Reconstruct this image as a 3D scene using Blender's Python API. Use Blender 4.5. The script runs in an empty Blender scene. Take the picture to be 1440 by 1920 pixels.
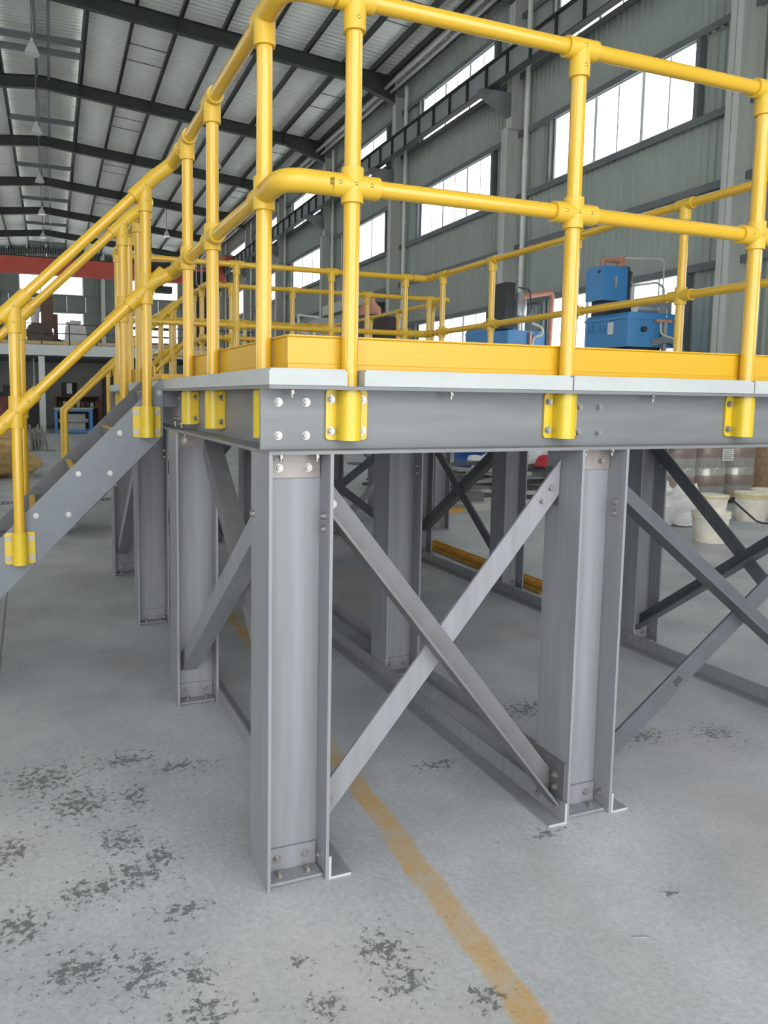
import bpy, math, random
from mathutils import Matrix, Vector
random.seed(7)
SC = bpy.context.scene
COL = SC.collection
PI = math.pi

# ------------------------------------------------------------------ camera
F, PPX, PPY = 1433.97, 620.80, 892.02
CAM = Vector((-0.6389, -2.0938, 1.4998))
yaw, pit, rol = math.radians(21.6246), math.radians(-5.8), math.radians(0.7131)
fw = Vector((math.sin(yaw)*math.cos(pit), math.cos(yaw)*math.cos(pit), math.sin(pit)))
rt = Vector((math.cos(yaw), -math.sin(yaw), 0))
up = rt.cross(fw)
R2 = rt*math.cos(rol)+up*math.sin(rol)
U2 = up*math.cos(rol)-rt*math.sin(rol)
cd = bpy.data.cameras.new('camera')
cd.sensor_fit = 'VERTICAL'; cd.sensor_height = 36; cd.sensor_width = 27
cd.lens = F/1920*36
cd.shift_x = (720-PPX)/1920; cd.shift_y = (PPY-960)/1920
cd.clip_start = 0.05; cd.clip_end = 300
cam = bpy.data.objects.new('camera', cd); COL.objects.link(cam)
cam.matrix_world = Matrix((( R2.x, U2.x, -fw.x, CAM.x), (R2.y, U2.y, -fw.y, CAM.y), (R2.z, U2.z, -fw.z, CAM.z), (0, 0, 0, 1)))
SC.camera = cam

# ------------------------------------------------------------------ world: overcast daylight
w = bpy.data.worlds.new('overcast_sky'); SC.world = w; w.use_nodes = True
w.node_tree.nodes['Background'].inputs[0].default_value = (0.97, 0.985, 1.0, 1)
w.node_tree.nodes['Background'].inputs[1].default_value = 1.6
vs = SC.view_settings
vs.view_transform = 'Standard'; vs.look = 'None'; vs.gamma = 1; vs.use_curve_mapping = False
vs.exposure = 1.46
SC.cycles.max_bounces = 10; SC.cycles.diffuse_bounces = 6; SC.cycles.glossy_bounces = 4; SC.cycles.transparent_max_bounces = 12

# ------------------------------------------------------------------ materials
def lin(c):
    c = c/255
    return c/12.92 if c <= 0.04045 else ((c+0.055)/1.055)**2.4
def rgb(*c): return (lin(c[0]), lin(c[1]), lin(c[2]), 1)
MATS = {}
def mat(name, c, rough=.5, metal=0, var=.12, scale=6, stretch=(1, 1, 1), bump=0, bscale=60, coat=0, spec=.5, alpha=None):
    if name in MATS: return MATS[name]
    m = bpy.data.materials.new(name); m.use_nodes = True
    nt = m.node_tree; N = nt.nodes; L = nt.links
    b = N['Principled BSDF']
    b.inputs['Roughness'].default_value = rough; b.inputs['Metallic'].default_value = metal
    b.inputs['Coat Weight'].default_value = coat; b.inputs['Coat Roughness'].default_value = .12
    b.inputs['Specular IOR Level'].default_value = spec
    tc = N.new('ShaderNodeTexCoord'); mp = N.new('ShaderNodeMapping'); mp.inputs['Scale'].default_value = stretch
    L.new(tc.outputs['Object'], mp.inputs[0])
    nz = N.new('ShaderNodeTexNoise'); nz.inputs['Scale'].default_value = scale; nz.inputs['Detail'].default_value = 5
    L.new(mp.outputs[0], nz.inputs['Vector'])
    r = N.new('ShaderNodeValToRGB')
    k = Vector(c[:3])
    r.color_ramp.elements[0].position = .3; r.color_ramp.elements[1].position = .7
    r.color_ramp.elements[0].color = (*(k*(1-var)), 1); r.color_ramp.elements[1].color = (*(k*(1+var)), 1)
    L.new(nz.outputs['Fac'], r.inputs[0]); L.new(r.outputs[0], b.inputs['Base Color'])
    if bump:
        n2 = N.new('ShaderNodeTexNoise'); n2.inputs['Scale'].default_value = bscale; n2.inputs['Detail'].default_value = 3
        L.new(mp.outputs[0], n2.inputs['Vector'])
        bp = N.new('ShaderNodeBump'); bp.inputs['Strength'].default_value = bump; bp.inputs['Distance'].default_value = .01
        L.new(n2.outputs['Fac'], bp.inputs['Height']); L.new(bp.outputs[0], b.inputs['Normal'])
    MATS[name] = m
    return m
GREY = mat('grey_frp', rgb(136, 138, 142), .42, 0, .10, 5, (6, 6, .35), .03, 90)
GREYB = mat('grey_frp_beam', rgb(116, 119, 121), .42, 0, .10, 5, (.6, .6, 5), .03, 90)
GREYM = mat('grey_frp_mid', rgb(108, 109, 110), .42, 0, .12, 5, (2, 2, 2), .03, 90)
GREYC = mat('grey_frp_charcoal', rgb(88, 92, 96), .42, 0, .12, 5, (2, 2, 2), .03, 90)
GREYS = mat('grey_frp_stair', rgb(112, 118, 124), .42, 0, .08, 5, (2, 2, 2), .03, 90)
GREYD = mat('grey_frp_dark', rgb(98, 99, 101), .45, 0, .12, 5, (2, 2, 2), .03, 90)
CUT = mat('cut_end_white', rgb(176, 180, 182), .6, 0, .04)
CLEAT = mat('cleat_plate', rgb(146, 139, 134), .4, .2, .15, 10, bump=.05)
YEL = mat('yellow_tube', rgb(208, 166, 42), .24, 0, .015, 3, (1, 1, 1), 0, 60, .5)
YELF = mat('yellow_fitting', rgb(206, 168, 50), .38, 0, .04, 8, bump=.02)
YELB = mat('yellow_bracket', rgb(208, 178, 38), .32, 0, .05, 8, coat=.2)
YELT = mat('yellow_toe', rgb(205, 161, 36), .36, 0, .02, 3, (.6, .6, 4))
BOLT = mat('bolt_steel', rgb(160, 158, 155), .32, .7, .12, 60)
SCREW = mat('screw_brass', rgb(205, 180, 95), .3, .8, .1, 60)
DECK = mat('deck_light_grey', rgb(176, 180, 179), .5, 0, .06, 5, (1, 1, 3), .03)
NOSE = mat('yellow_nosing', rgb(214, 170, 60), .45)
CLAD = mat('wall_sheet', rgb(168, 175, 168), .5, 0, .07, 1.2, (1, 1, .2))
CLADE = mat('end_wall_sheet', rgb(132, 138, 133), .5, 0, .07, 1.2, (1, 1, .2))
ROOF = mat('roof_sheet', rgb(232, 235, 228), .5, 0, .08, .8, (1, .3, 1))
SDARK = mat('rafter_steel', rgb(58, 64, 60), .5, .0, .15, 2)
SMID = mat('girt_steel', rgb(112, 117, 118), .5, .0, .12, 2)
RUNW = mat('runway_web', rgb(150, 155, 155), .5, 0, .1, 2)
SLITE = mat('column_steel', rgb(200, 202, 196), .5, 0, .07, 1.5, (3, 3, .3))
PIPEW = mat('white_downpipe', rgb(236, 237, 230), .45, 0, .05, 3)
FRAMEW = mat('window_frame', rgb(232, 234, 234), .4, 0, .05, 5)
CRANE = mat('crane_red', rgb(208, 92, 78), .5, 0, .08, 1)
MEZW = mat('mezzanine_white', rgb(240, 244, 240), .5, 0, .05, 1.5)
RUSTP = mat('rail_brown', rgb(106, 84, 76), .55, 0, .12, 6)
WOODY = mat('kick_board', rgb(226, 196, 140), .6, 0, .1, 5)
FANB = mat('fan_brown', rgb(98, 84, 80), .5, 0, .12, 5)
DUCTB = mat('duct_brown', rgb(112, 78, 66), .5, 0, .12, 5)
WHITE = mat('white_plastic', rgb(226, 226, 222), .55, 0, .06, 9, bump=.3, bscale=14)
BAGM = mat('sack_cloth', rgb(232, 231, 232), .65, 0, .1, 7, bump=.5, bscale=12)
BLUE = mat('machine_blue', rgb(62, 140, 200), .4, 0, .06, 4, coat=.15)
BLUED = mat('drum_blue', rgb(36, 82, 152), .4, 0, .08, 4)
BLACK = mat('machine_black', rgb(52, 50, 54), .5, 0, .15, 8)
SALM = mat('copper_pipe', rgb(208, 146, 122), .45, .1, .1, 9)
STEELM = mat('stainless', rgb(196, 198, 200), .3, .7, .08, 9)
DARKR = mat('dark_machine', rgb(58, 46, 46), .6, 0, .25, 3)
RACKR = mat('rack_red_brown', rgb(122, 70, 62), .6, 0, .15, 4)
PALE = mat('pale_grey_machine', rgb(178, 178, 172), .5, 0, .08, 5)
GALV = mat('shutter_galvanised', rgb(178, 178, 168), .45, .2, .08, 3)
BUCK = mat('bucket_white', rgb(234, 228, 212), .5, 0, .1, 9)
BUCKY = mat('bucket_band', rgb(214, 206, 164), .5, 0, .14, 9)
FILM = mat('film_silver', rgb(186, 184, 178), .22, .25, .12, 5, (1, 1, .3), .25, 18)
FILMR = mat('film_brown', rgb(152, 136, 130), .3, .1, .1, 5, bump=.2)
FILMT = mat('film_crumpled', rgb(196, 202, 198), .25, .05, .15, 9, bump=.8, bscale=14)
PAPER = mat('paper_label', rgb(226, 226, 222), .6, 0, .04, 20)
INK = mat('ink_black', rgb(38, 38, 40), .7, 0, .05, 20)
WOOD = mat('pallet_wood', rgb(186, 160, 128), .65, 0, .18, 6, (.4, 3, 3))
REDP = mat('red_plastic', rgb(196, 40, 58), .4)
STRAW = mat('straw_tan', rgb(190, 160, 106), .7, 0, .25, 9, bump=.6)
WIRE = mat('wire_grey', rgb(150, 150, 142), .5, .3, .2, 9)
DRAIN = mat('drain_iron', rgb(92, 92, 88), .6, .2, .2, 9)
GLASSLAMP = mat('lamp_shade_clear', rgb(214, 216, 214), .25, 0, .05, 6)
YBAR = mat('yellow_bar', rgb(204, 156, 62), .45, 0, .14, 6)
CREAM = mat('cream_cable', rgb(214, 210, 196), .5)
HOSE = mat('grey_hose', rgb(128, 134, 138), .5)
PARTW = mat('partition_grey', rgb(158, 160, 155), .6, 0, .1, 1)

def glass():
    m = bpy.data.materials.new('window_glass'); m.use_nodes = True
    nt = m.node_tree; N = nt.nodes; L = nt.links
    N.remove(N['Principled BSDF'])
    t = N.new('ShaderNodeBsdfTransparent'); t.inputs[0].default_value = (.97, .98, .98, 1)
    g = N.new('ShaderNodeBsdfGlossy'); g.inputs['Roughness'].default_value = .05
    mx = N.new('ShaderNodeMixShader'); mx.inputs[0].default_value = .05
    L.new(t.outputs[0], mx.inputs[1]); L.new(g.outputs[0], mx.inputs[2])
    L.new(mx.outputs[0], N['Material Output'].inputs[0])
    return m
GLASS = glass()

def concrete():
    m = bpy.data.materials.new('concrete_floor'); m.use_nodes = True
    nt = m.node_tree; N = nt.nodes; L = nt.links
    b = N['Principled BSDF']; b.inputs['Roughness'].default_value = .62
    tc = N.new('ShaderNodeTexCoord')
    def noise(sc, det=6, rgh=.55, dist=0):
        n = N.new('ShaderNodeTexNoise'); n.inputs['Scale'].default_value = sc; n.inputs['Detail'].default_value = det
        n.inputs['Roughness'].default_value = rgh; n.inputs['Distortion'].default_value = dist
        L.new(tc.outputs['Object'], n.inputs['Vector']); return n.outputs['Fac']
    def ramp(s, a, c, c0=(0, 0, 0, 1), c1=(1, 1, 1, 1)):
        r = N.new('ShaderNodeValToRGB'); r.color_ramp.elements[0].position = a; r.color_ramp.elements[1].position = c
        r.color_ramp.elements[0].color = c0; r.color_ramp.elements[1].color = c1
        L.new(s, r.inputs[0]); return r.outputs[0]
    def math_(op, a, c):
        n = N.new('ShaderNodeMath'); n.operation = op; n.use_clamp = False
        for i, x in enumerate((a, c)):
            if x is None: continue
            if isinstance(x, (int, float)): n.inputs[i].default_value = x
            else: L.new(x, n.inputs[i])
        return n.outputs[0]
    def mix(f, a, c):
        n = N.new('ShaderNodeMix'); n.data_type = 'RGBA'
        for k, x in ((0, f), (6, a), (7, c)):
            if isinstance(x, tuple): n.inputs[k].default_value = x
            elif isinstance(x, (int, float)): n.inputs[k].default_value = x
            else: L.new(x, n.inputs[k])
        return n.outputs[2]
    base = ramp(noise(1.3, 6, .65), .3, .72, rgb(157, 160, 163), rgb(194, 197, 200))
    fine = ramp(noise(55, 5, .65), .3, .7, (.83, .83, .83, 1), (1.1, 1.1, 1.1, 1))
    mu = N.new('ShaderNodeMix'); mu.data_type = 'RGBA'; mu.blend_type = 'MULTIPLY'; mu.inputs[0].default_value = 1
    L.new(base, mu.inputs[6]); L.new(fine, mu.inputs[7]); colr = mu.outputs[2]
    # worn warm patches
    colr = mix(math_('MULTIPLY', ramp(noise(.8, 3), .52, .68), .35), colr, rgb(180, 172, 162))
    sx = N.new('ShaderNodeSeparateXYZ'); L.new(tc.outputs['Object'], sx.inputs[0])
    X, Y = sx.outputs[0], sx.outputs[1]
    # worn yellow floor line running along Y
    wob = math_('MULTIPLY', math_('SUBTRACT', noise(3.5, 3), .5), .06)
    dx = math_('ABSOLUTE', math_('SUBTRACT', math_('ADD', math_('ADD', X, wob), math_('MULTIPLY', Y, -.045)), .497), None)
    line = ramp(math_('ADD', dx, math_('MULTIPLY', math_('SUBTRACT', noise(30, 5), .5), .03)), .034, .05, (1, 1, 1, 1), (0, 0, 0, 1))
    wear = ramp(noise(4, 7, .72), .3, .56)
    chips = ramp(noise(80, 6, .7), .34, .46)
    yf = math_('MULTIPLY', math_('MULTIPLY', line, math_('MULTIPLY', wear, chips)), .75)
    colr = mix(math_('MULTIPLY', line, .28), colr, rgb(188, 172, 140))
    colr = mix(yf, colr, rgb(190, 150, 76))
    # flaked dark patches where the topping has worn off
    spots = [(-.62, .97, .17, .14), (-.5, .74, .14, .14), (-.30, 1.03, .14, .08), (-.3, .72, .06, .12), (-.38, .44, .09, .1), (-.36, .24, .13, .09), (-.27, .31, .07, .09),
             (-.25, .02, .1, .04), (-.5, .2, .12, .07), (-.55, -.12, .12, .08), (-.27, -.25, .06, .07), (-.39, -.2, .09, .1), (-.28, -.38, .1, .06), (.0, -.3, .03, .03), (.23, -.34, .08, .09),
             (.24, -.46, .08, .07), (.01, -.46, .06, .05), (.4, -.58, .06, .05), (1.9, .47, .12, .08), (2.25, .38, .12, .08), (1.02, -.03, .09, .03), (1.16, -.42, .03, .03),
             (-.75, .5, .12, .1), (-.7, .1, .1, .1), (1.6, .9, .2, .1), (.9, .55, .12, .05), (-.1, .9, .15, .05)]
    mask = None
    for (cx, cy, rx, ry) in spots:
        ex = math_('DIVIDE', math_('SUBTRACT', X, cx), rx); ey = math_('DIVIDE', math_('SUBTRACT', Y, cy), ry)
        d = math_('ADD', math_('MULTIPLY', ex, ex), math_('MULTIPLY', ey, ey))
        g = math_('DIVIDE', 1.0, math_('ADD', 1.0, d))
        mask = g if mask is None else math_('MAXIMUM', mask, g)
    fl = math_('ADD', noise(38, 7, .74, .25), math_('MULTIPLY', mask, .205))
    flk = ramp(fl, .665, .70)
    colr = mix(math_('MULTIPLY', flk, .8), colr, rgb(84, 88, 88))
    fl2 = ramp(math_('ADD', noise(13, 6, .75, .4), math_('MULTIPLY', mask, .12)), .64, .74)
    colr = mix(math_('MULTIPLY', fl2, .3), colr, rgb(122, 128, 126))
    pit = ramp(noise(55, 3, .6), .70, .74)
    colr = mix(math_('MULTIPLY', pit, .45), colr, rgb(96, 98, 98))
    # sawn joints
    j1 = math_('ABSOLUTE', math_('ADD', X, .82), None)
    jm = ramp(j1, .003, .007, (1, 1, 1, 1), (0, 0, 0, 1))
    jm = math_('MULTIPLY', jm, ramp(Y, .2, .25))
    gt = math_('GREATER_THAN', Y, 2.0)
    colr = mix(math_('MULTIPLY', math_('MULTIPLY', jm, gt), .75), colr, rgb(70, 70, 68))
    L.new(colr, b.inputs['Base Color'])
    bp = N.new('ShaderNodeBump'); bp.inputs['Strength'].default_value = .35; bp.inputs['Distance'].default_value = .006
    h = math_('SUBTRACT', noise(60, 5, .65), math_('MULTIPLY', flk, .6))
    L.new(h, bp.inputs['Height']); L.new(bp.outputs[0], b.inputs['Normal'])
    rr = ramp(noise(2, 4), .3, .7, (.5, .5, .5, 1), (.72, .72, .72, 1)); L.new(rr, b.inputs['Roughness'])
    return m
CONC = concrete()

# ------------------------------------------------------------------ mesh helpers
class MB:
    def __init__(s): s.v = []; s.f = []; s.sm = []
    def add(s, vs_, fs, smooth=False):
        o = len(s.v); s.v += [tuple(p) for p in vs_]
        for q in fs: s.f.append([o+i for i in q]); s.sm.append(smooth)
        return s
    def box(s, x0, x1, y0, y1, z0, z1):
        x0, x1 = min(x0, x1), max(x0, x1); y0, y1 = min(y0, y1), max(y0, y1); z0, z1 = min(z0, z1), max(z0, z1)
        return s.add([(x0, y0, z0), (x1, y0, z0), (x1, y1, z0), (x0, y1, z0), (x0, y0, z1), (x1, y0, z1), (x1, y1, z1), (x0, y1, z1)],
                     [(0, 3, 2, 1), (4, 5, 6, 7), (0, 1, 5, 4), (1, 2, 6, 5), (2, 3, 7, 6), (3, 0, 4, 7)])
    def prism(s, prof, fn0, fn1, smooth=False, cap=True):
        """prof: list of 2D points (counter-clockwise), fn maps (a,b)->3D for either end"""
        n = len(prof)
        vs_ = [fn0(*p) for p in prof]+[fn1(*p) for p in prof]
        fs = [(i, (i+1) % n, n+(i+1) % n, n+i) for i in range(n)]
        s.add(vs_, fs, smooth)
        if cap: s.add(vs_, [tuple(range(n-1, -1, -1)), tuple(range(n, 2*n))])
        return s
    def tube(s, path, r, n=16, cap=True, closed=False, rad=None):
        P = [Vector(p) for p in path]; m = len(P); rings = []
        t0 = (P[1]-P[0]).normalized()
        a = Vector((0, 0, 1)) if abs(t0.z) < .9 else Vector((1, 0, 0))
        u = t0.cross(a).normalized()
        for i in range(m):
            if i == 0: t = P[1]-P[0]
            elif i == m-1: t = P[-1]-P[-2]
            else: t = (P[i+1]-P[i]).normalized()+(P[i]-P[i-1]).normalized()
            t.normalize()
            u = (u-t*u.dot(t)).normalized(); w_ = t.cross(u)
            k = 1.0
            if 0 < i < m-1:
                c = (P[i+1]-P[i]).normalized().dot(t); k = 1/max(c, .5)
            rr = rad[i] if rad else r
            rings.append([P[i]+(u*math.cos(2*PI*j/n)+w_*math.sin(2*PI*j/n))*rr*(k if not rad else 1) for j in range(n)])
        vs_ = [p for q in rings for p in q]
        fs = [(i*n+j, i*n+(j+1) % n, (i+1)*n+(j+1) % n, (i+1)*n+j) for i in range(m-1) for j in range(n)]
        s.add(vs_, fs, True)
        if cap: s.add(vs_, [tuple(range(n-1, -1, -1)), tuple(range((m-1)*n, m*n))])
        return s
    def lathe(s, prof, c=(0, 0, 0), n=24, M=None):
        """prof: list of (r,z) from bottom to top"""
        vs_ = []; m = len(prof)
        for (r, z) in prof:
            for j in range(n):
                p = Vector((r*math.cos(2*PI*j/n), r*math.sin(2*PI*j/n), z))
                if M: p = M @ p
                vs_.append(p+Vector(c))
        fs = [(i*n+j, i*n+(j+1) % n, (i+1)*n+(j+1) % n, (i+1)*n+j) for i in range(m-1) for j in range(n)]
        s.add(vs_, fs, True); s.add(vs_, [tuple(range(n-1, -1, -1)), tuple(range((m-1)*n, m*n))])
        return s
    def mesh(s, name, m=None):
        me = bpy.data.meshes.new(name); me.from_pydata(s.v, [], s.f); me.update()
        me.polygons.foreach_set('use_smooth', s.sm)
        if any(s.sm):
            try: me.set_sharp_from_angle(angle=math.radians(40))
            except Exception: pass
        if m: me.materials.append(m)
        return me
WM = {}
I4 = Matrix.Identity(4)
def put(name, me, parent=None, M=None, label=None, cat=None, group=None, kind=None):
    o = bpy.data.objects.new(name, me); COL.objects.link(o)
    M = M.copy() if M else I4.copy()
    if parent is not None:
        o.parent = parent; o.matrix_parent_inverse = WM[parent.name].inverted()
    o.matrix_basis = M; WM[o.name] = M
    if label: o['label'] = label
    if cat: o['category'] = cat
    if group: o['group'] = group
    if kind: o['kind'] = kind
    return o
def obj(name, mb, m, parent=None, M=None, **k): return put(name, mb.mesh(name, m), parent, M, **k)
def empty(name, loc, M=None, **k):
    o = put(name, None, None, (M or I4) @ Matrix.Translation(loc), **k); o.empty_display_size = .2
    return o
def T(x, y, z): return Matrix.Translation((x, y, z))
def RZ(d): return Matrix.Rotation(math.radians(d), 4, 'Z')
def face(n):   # rotation taking +Z to direction n
    return Vector((0, 0, 1)).rotation_difference(Vector(n)).to_matrix().to_4x4()
def fillet(path, r, seg=6):
    P = [Vector(p) for p in path]; out = [P[0]]
    for i in range(1, len(P)-1):
        a = (P[i-1]-P[i]).normalized(); b = (P[i+1]-P[i]).normalized()
        ang = a.angle(b)
        if ang > 3.1: out.append(P[i]); continue
        d = min(r/math.tan(ang/2), (P[i-1]-P[i]).length*.49, (P[i+1]-P[i]).length*.49)
        p0 = P[i]+a*d; p1 = P[i]+b*d
        for k in range(seg+1):
            t = k/seg
            out.append(p0*(1-t)**2+P[i]*2*t*(1-t)+p1*t*t)
    out.append(P[-1]); return out
CACHE = {}
def shared(key, fn, m):
    if key not in CACHE: CACHE[key] = fn().mesh(key, m)
    return CACHE[key]
def bolt_mb():
    b = MB(); b.lathe([(.0135, 0), (.0135, .0025)], n=16)
    b.prism([(.0102*math.cos(PI/3*i), .0102*math.sin(PI/3*i)) for i in range(6)], lambda x, y: (x, y, .0025), lambda x, y: (x, y, .011))
    b.lathe([(.006, .011), (.006, .014)], n=10); return b
def nutbolt_mb():   # vertical bolt with a nut, hanging down
    b = MB(); b.lathe([(.005, -.024), (.005, 0)], n=10)
    b.prism([(.0085*math.cos(PI/3*i), .0085*math.sin(PI/3*i)) for i in range(6)], lambda x, y: (x, y, -.014), lambda x, y: (x, y, -.005))
    b.lathe([(.0105, -.005), (.0105, -.002)], n=14); return b
BOLTM = shared('bolt', bolt_mb, BOLT); NUTM = shared('bolt_with_nut', nutbolt_mb, BOLT)
def screw_mb():
    b = MB(); b.lathe([(.0058, 0), (.0058, .0015), (.004, .0035), (.0015, .004)], n=12); return b
SCREWM = shared('screw', screw_mb, SCREW)
def bolt(parent, p, n): return put('bolt', BOLTM, parent, T(*p) @ face(n))

# ------------------------------------------------------------------ the hall
TH = math.radians(1.62)
BLD = T(CAM.x, CAM.y, 0) @ Matrix.Rotation(-TH, 4, 'Z')
def L2W(u, v, z): return tuple(BLD @ Vector((u, v, z)))
UW = 11.7; V0, V1 = -3.8, 68.2; BAY = 7.2
fl = MB(); fl.add([(-13, -7, 0), (14.2, -7, 0), (14.2, 68, 0), (-13, 68, 0)], [(0, 1, 2, 3)])
obj('floor', fl, CONC, kind='structure')

def sheet_mb(wd, h, pitch=.18, dep=.04):
    n = max(1, round(wd/pitch)); p = wd/n; pts = []
    for i in range(n):
        y = i*p; pts += [(0, y), (0, y+p*.5), (-dep, y+p*.62), (-dep, y+p*.88)]
    pts.append((0, wd-.006))
    b = MB(); m = len(pts)
    b.add([(x, y, -.012) for x, y in pts]+[(x, y, h+.012) for x, y in pts], [(i, m+i, m+i+1, i+1) for i in range(m-1)])
    return b
def sheet(wall, wd, h, M, m):
    k = 'cladding_sheet_%d_%d_%s' % (round(wd*1000), round(h*1000), m.name)
    put('cladding_sheet', shared(k, lambda: sheet_mb(wd, h), m), wall, M)

def window(n, M, wd, h, npane):
    """local: y along the width, z up, x=0 the wall plane, inside towards -x"""
    wn = empty('window_%d' % n, (0, 0, 0), M, kind='structure')
    f = MB(); t = .07
    f.box(-.06, .05, 0, wd, 0, t); f.box(-.06, .05, 0, wd, h-t, h); f.box(-.06, .05, 0, t, 0, h); f.box(-.06, .05, wd-t, wd, 0, h)
    put('frame', shared('frame_%d_%d' % (round(wd*100), round(h*100)), lambda: f, FRAMEW), wn, M)
    pw = wd/npane
    for i in range(1, npane):
        tt = .045 if i % 2 == 0 else .02
        k = 'mullion_%d_%d' % (round(h*100), i % 2)
        put('mullion', shared(k, lambda: MB().box(-.03, .03, -tt, tt, t, h-t), FRAMEW), wn, M @ T(0, pw*i, 0))
    for i in range(npane):
        k = 'pane_%d_%d' % (round(pw*1000), round(h*100))
        put('pane', shared(k, lambda: MB().box(-.004, .004, .03, pw-.03, .05, h-.05), GLASS), wn, M @ T(0, pw*i, 0))

wr = empty('wall_right', (UW, 0, 0), BLD, kind='structure')
bands = [(0, 2.2), (4.05, 6.83), (8.36, 9.87), (11.27, 13.3)]
nsh = int(round((V1-V0)/1.44))
for z0, z1 in bands:
    for i in range(nsh): sheet(wr, 1.44, z1-z0, BLD @ T(UW, V0+1.44*i, z0), CLAD)
wn_i = 0
rows = [(2.2, 4.05), (6.83, 8.36), (9.87, 11.27)]
for n in range(-2, 8):
    a = 11.93+BAY*n; b = 16.38+BAY*n; c = 19.13+BAY*n
    for z0, z1 in rows:
        wn_i += 1
        window(wn_i, BLD @ T(UW, a, z0), b-a, z1-z0, 6)
        for k in range(2): sheet(wr, (c-b)/2, z1-z0, BLD @ T(UW, b+(c-b)/2*k, z0), CLAD)
# girts: horizontal rails that carry the sheeting
gm = shared('girt', lambda: MB().box(-.18, -.024, 0, V1-V0, -.03, .03).box(-.18, -.16, 0, V1-V0, -.11, -.03), SMID)
for z in (1.1, 2.17, 4.08, 5.52, 6.80, 8.39, 9.84, 11.30, 12.3): put('girt', gm, wr, BLD @ T(UW, V0, z))
jm_ = [shared('window_post_%d' % i, lambda: MB().box(-.17, -.024, -.05, .05, 0, z1-z0), SMID) for i, (z0, z1) in enumerate(rows)]
for n in range(-2, 8):
    for i, (z0, z1) in enumerate(rows):
        for v in (11.93, 16.38): put('window_post', jm_[i], wr, BLD @ T(UW, v+BAY*n+(-.08 if v < 12 else .08), z0))
# steel columns of the wall and their downpipes
def hcol(uin, uout, wv, h, t=.02):
    b = MB(); b.box(uin, uin+t, -wv/2, wv/2, 0, h); b.box(uout-t, uout, -wv/2, wv/2, 0, h); b.box(uin, uout, -.008, .008, 0, h)
    return b
cm1 = shared('wall_column_low', lambda: hcol(11.12, 11.66, .27, 8.45).box(11.12, 11.66, -.12, .12, 8.45, 8.47).box(11.14, 11.6, -.12, .12, 5.2, 5.215), SLITE)
cm2 = shared('wall_column_high', lambda: hcol(11.24, 11.66, .27, 3.3), SLITE)
cb = shared('crane_corbel', lambda: MB().prism([(10.35, 9.2), (11.24, 8.75), (11.24, 9.33), (10.35, 9.33)], lambda u, z: (u, -.1, z), lambda u, z: (u, .1, z)), SMID)
pm = shared('downpipe', lambda: MB().tube([(0, 0, .2), (0, 0, 12.0)], .065, 12).lathe([(.075, 7.5), (.075, 7.65)], n=12), PIPEW)
for n in range(-2, 9):
    v = 10.6+BAY*n
    put('wall_column', cm1, wr, BLD @ T(0, v, 0)); put('wall_column', cm2, wr, BLD @ T(0, v, 8.47))
    put('downpipe', pm, wr, BLD @ T(11.5, v-.42, 0))

# crane runway beam with its stiffeners
rb = empty('crane_runway_beam', tuple((10.6, 20, 9.2)), BLD, label='long dark steel runway beam carried on corbels along the window wall', cat='beam')
obj('web', MB().box(10.592, 10.608, V0, V1, 9.36, 9.89), RUNW, rb, BLD)
obj('bottom_flange', MB().box(10.5, 10.7, V0, V1, 9.33, 9.36), SDARK, rb, BLD)
obj('top_flange', MB().box(10.48, 10.72, V0, V1, 9.89, 9.92).box(10.57, 10.63, V0, V1, 9.92, 9.97), SDARK, rb, BLD)
stm = shared('stiffener', lambda: MB().box(10.51, 10.69, -.01, .01, 9.36, 9.89), SDARK)
v = V0+.5
while v < 62:
    put('stiffener', stm, rb, BLD @ T(0, v, 0)); v += .96
for n in range(-2, 9): put('corbel', cb, rb, BLD @ T(0, 10.6+BAY*n, 0))

# far gable wall
we = empty('wall_far', (0, V1, 0), BLD, kind='structure')
RM = RZ(90)      # sheet y axis -> -u ; inside (-x) -> -v
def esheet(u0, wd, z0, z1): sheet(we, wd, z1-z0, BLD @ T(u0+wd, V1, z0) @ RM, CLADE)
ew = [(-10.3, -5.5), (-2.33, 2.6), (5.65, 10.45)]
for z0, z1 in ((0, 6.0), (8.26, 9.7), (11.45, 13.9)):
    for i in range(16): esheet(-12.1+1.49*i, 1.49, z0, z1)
for z0, z1 in ((6.0, 8.26), (9.7, 11.45)):
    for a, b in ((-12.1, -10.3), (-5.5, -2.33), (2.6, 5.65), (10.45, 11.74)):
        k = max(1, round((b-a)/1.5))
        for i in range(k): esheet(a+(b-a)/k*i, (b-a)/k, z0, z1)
    for a, b in ew:
        wn_i += 1; window(wn_i, BLD @ T(b, V1, z0) @ RM, b-a, z1-z0, 3)
ecm = shared('gable_column', lambda: MB().box(-.16, .16, -.35, -.33, 0, 13).box(-.16, .16, -.05, -.03, 0, 13).box(-.01, .01, -.35, -.03, 0, 13), SLITE)
for u in (-8.2, -4.1, 4.2, 11.3): put('gable_column', ecm, we, BLD @ T(u, V1, 0))
egm = shared('gable_girt', lambda: MB().box(-12, 11.7, -.16, -.03, -.04, .04), SMID)
for z in (3, 5.95, 8.3, 9.65, 11.5): put('gable_girt', egm, we, BLD @ T(0, V1, z))
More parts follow.
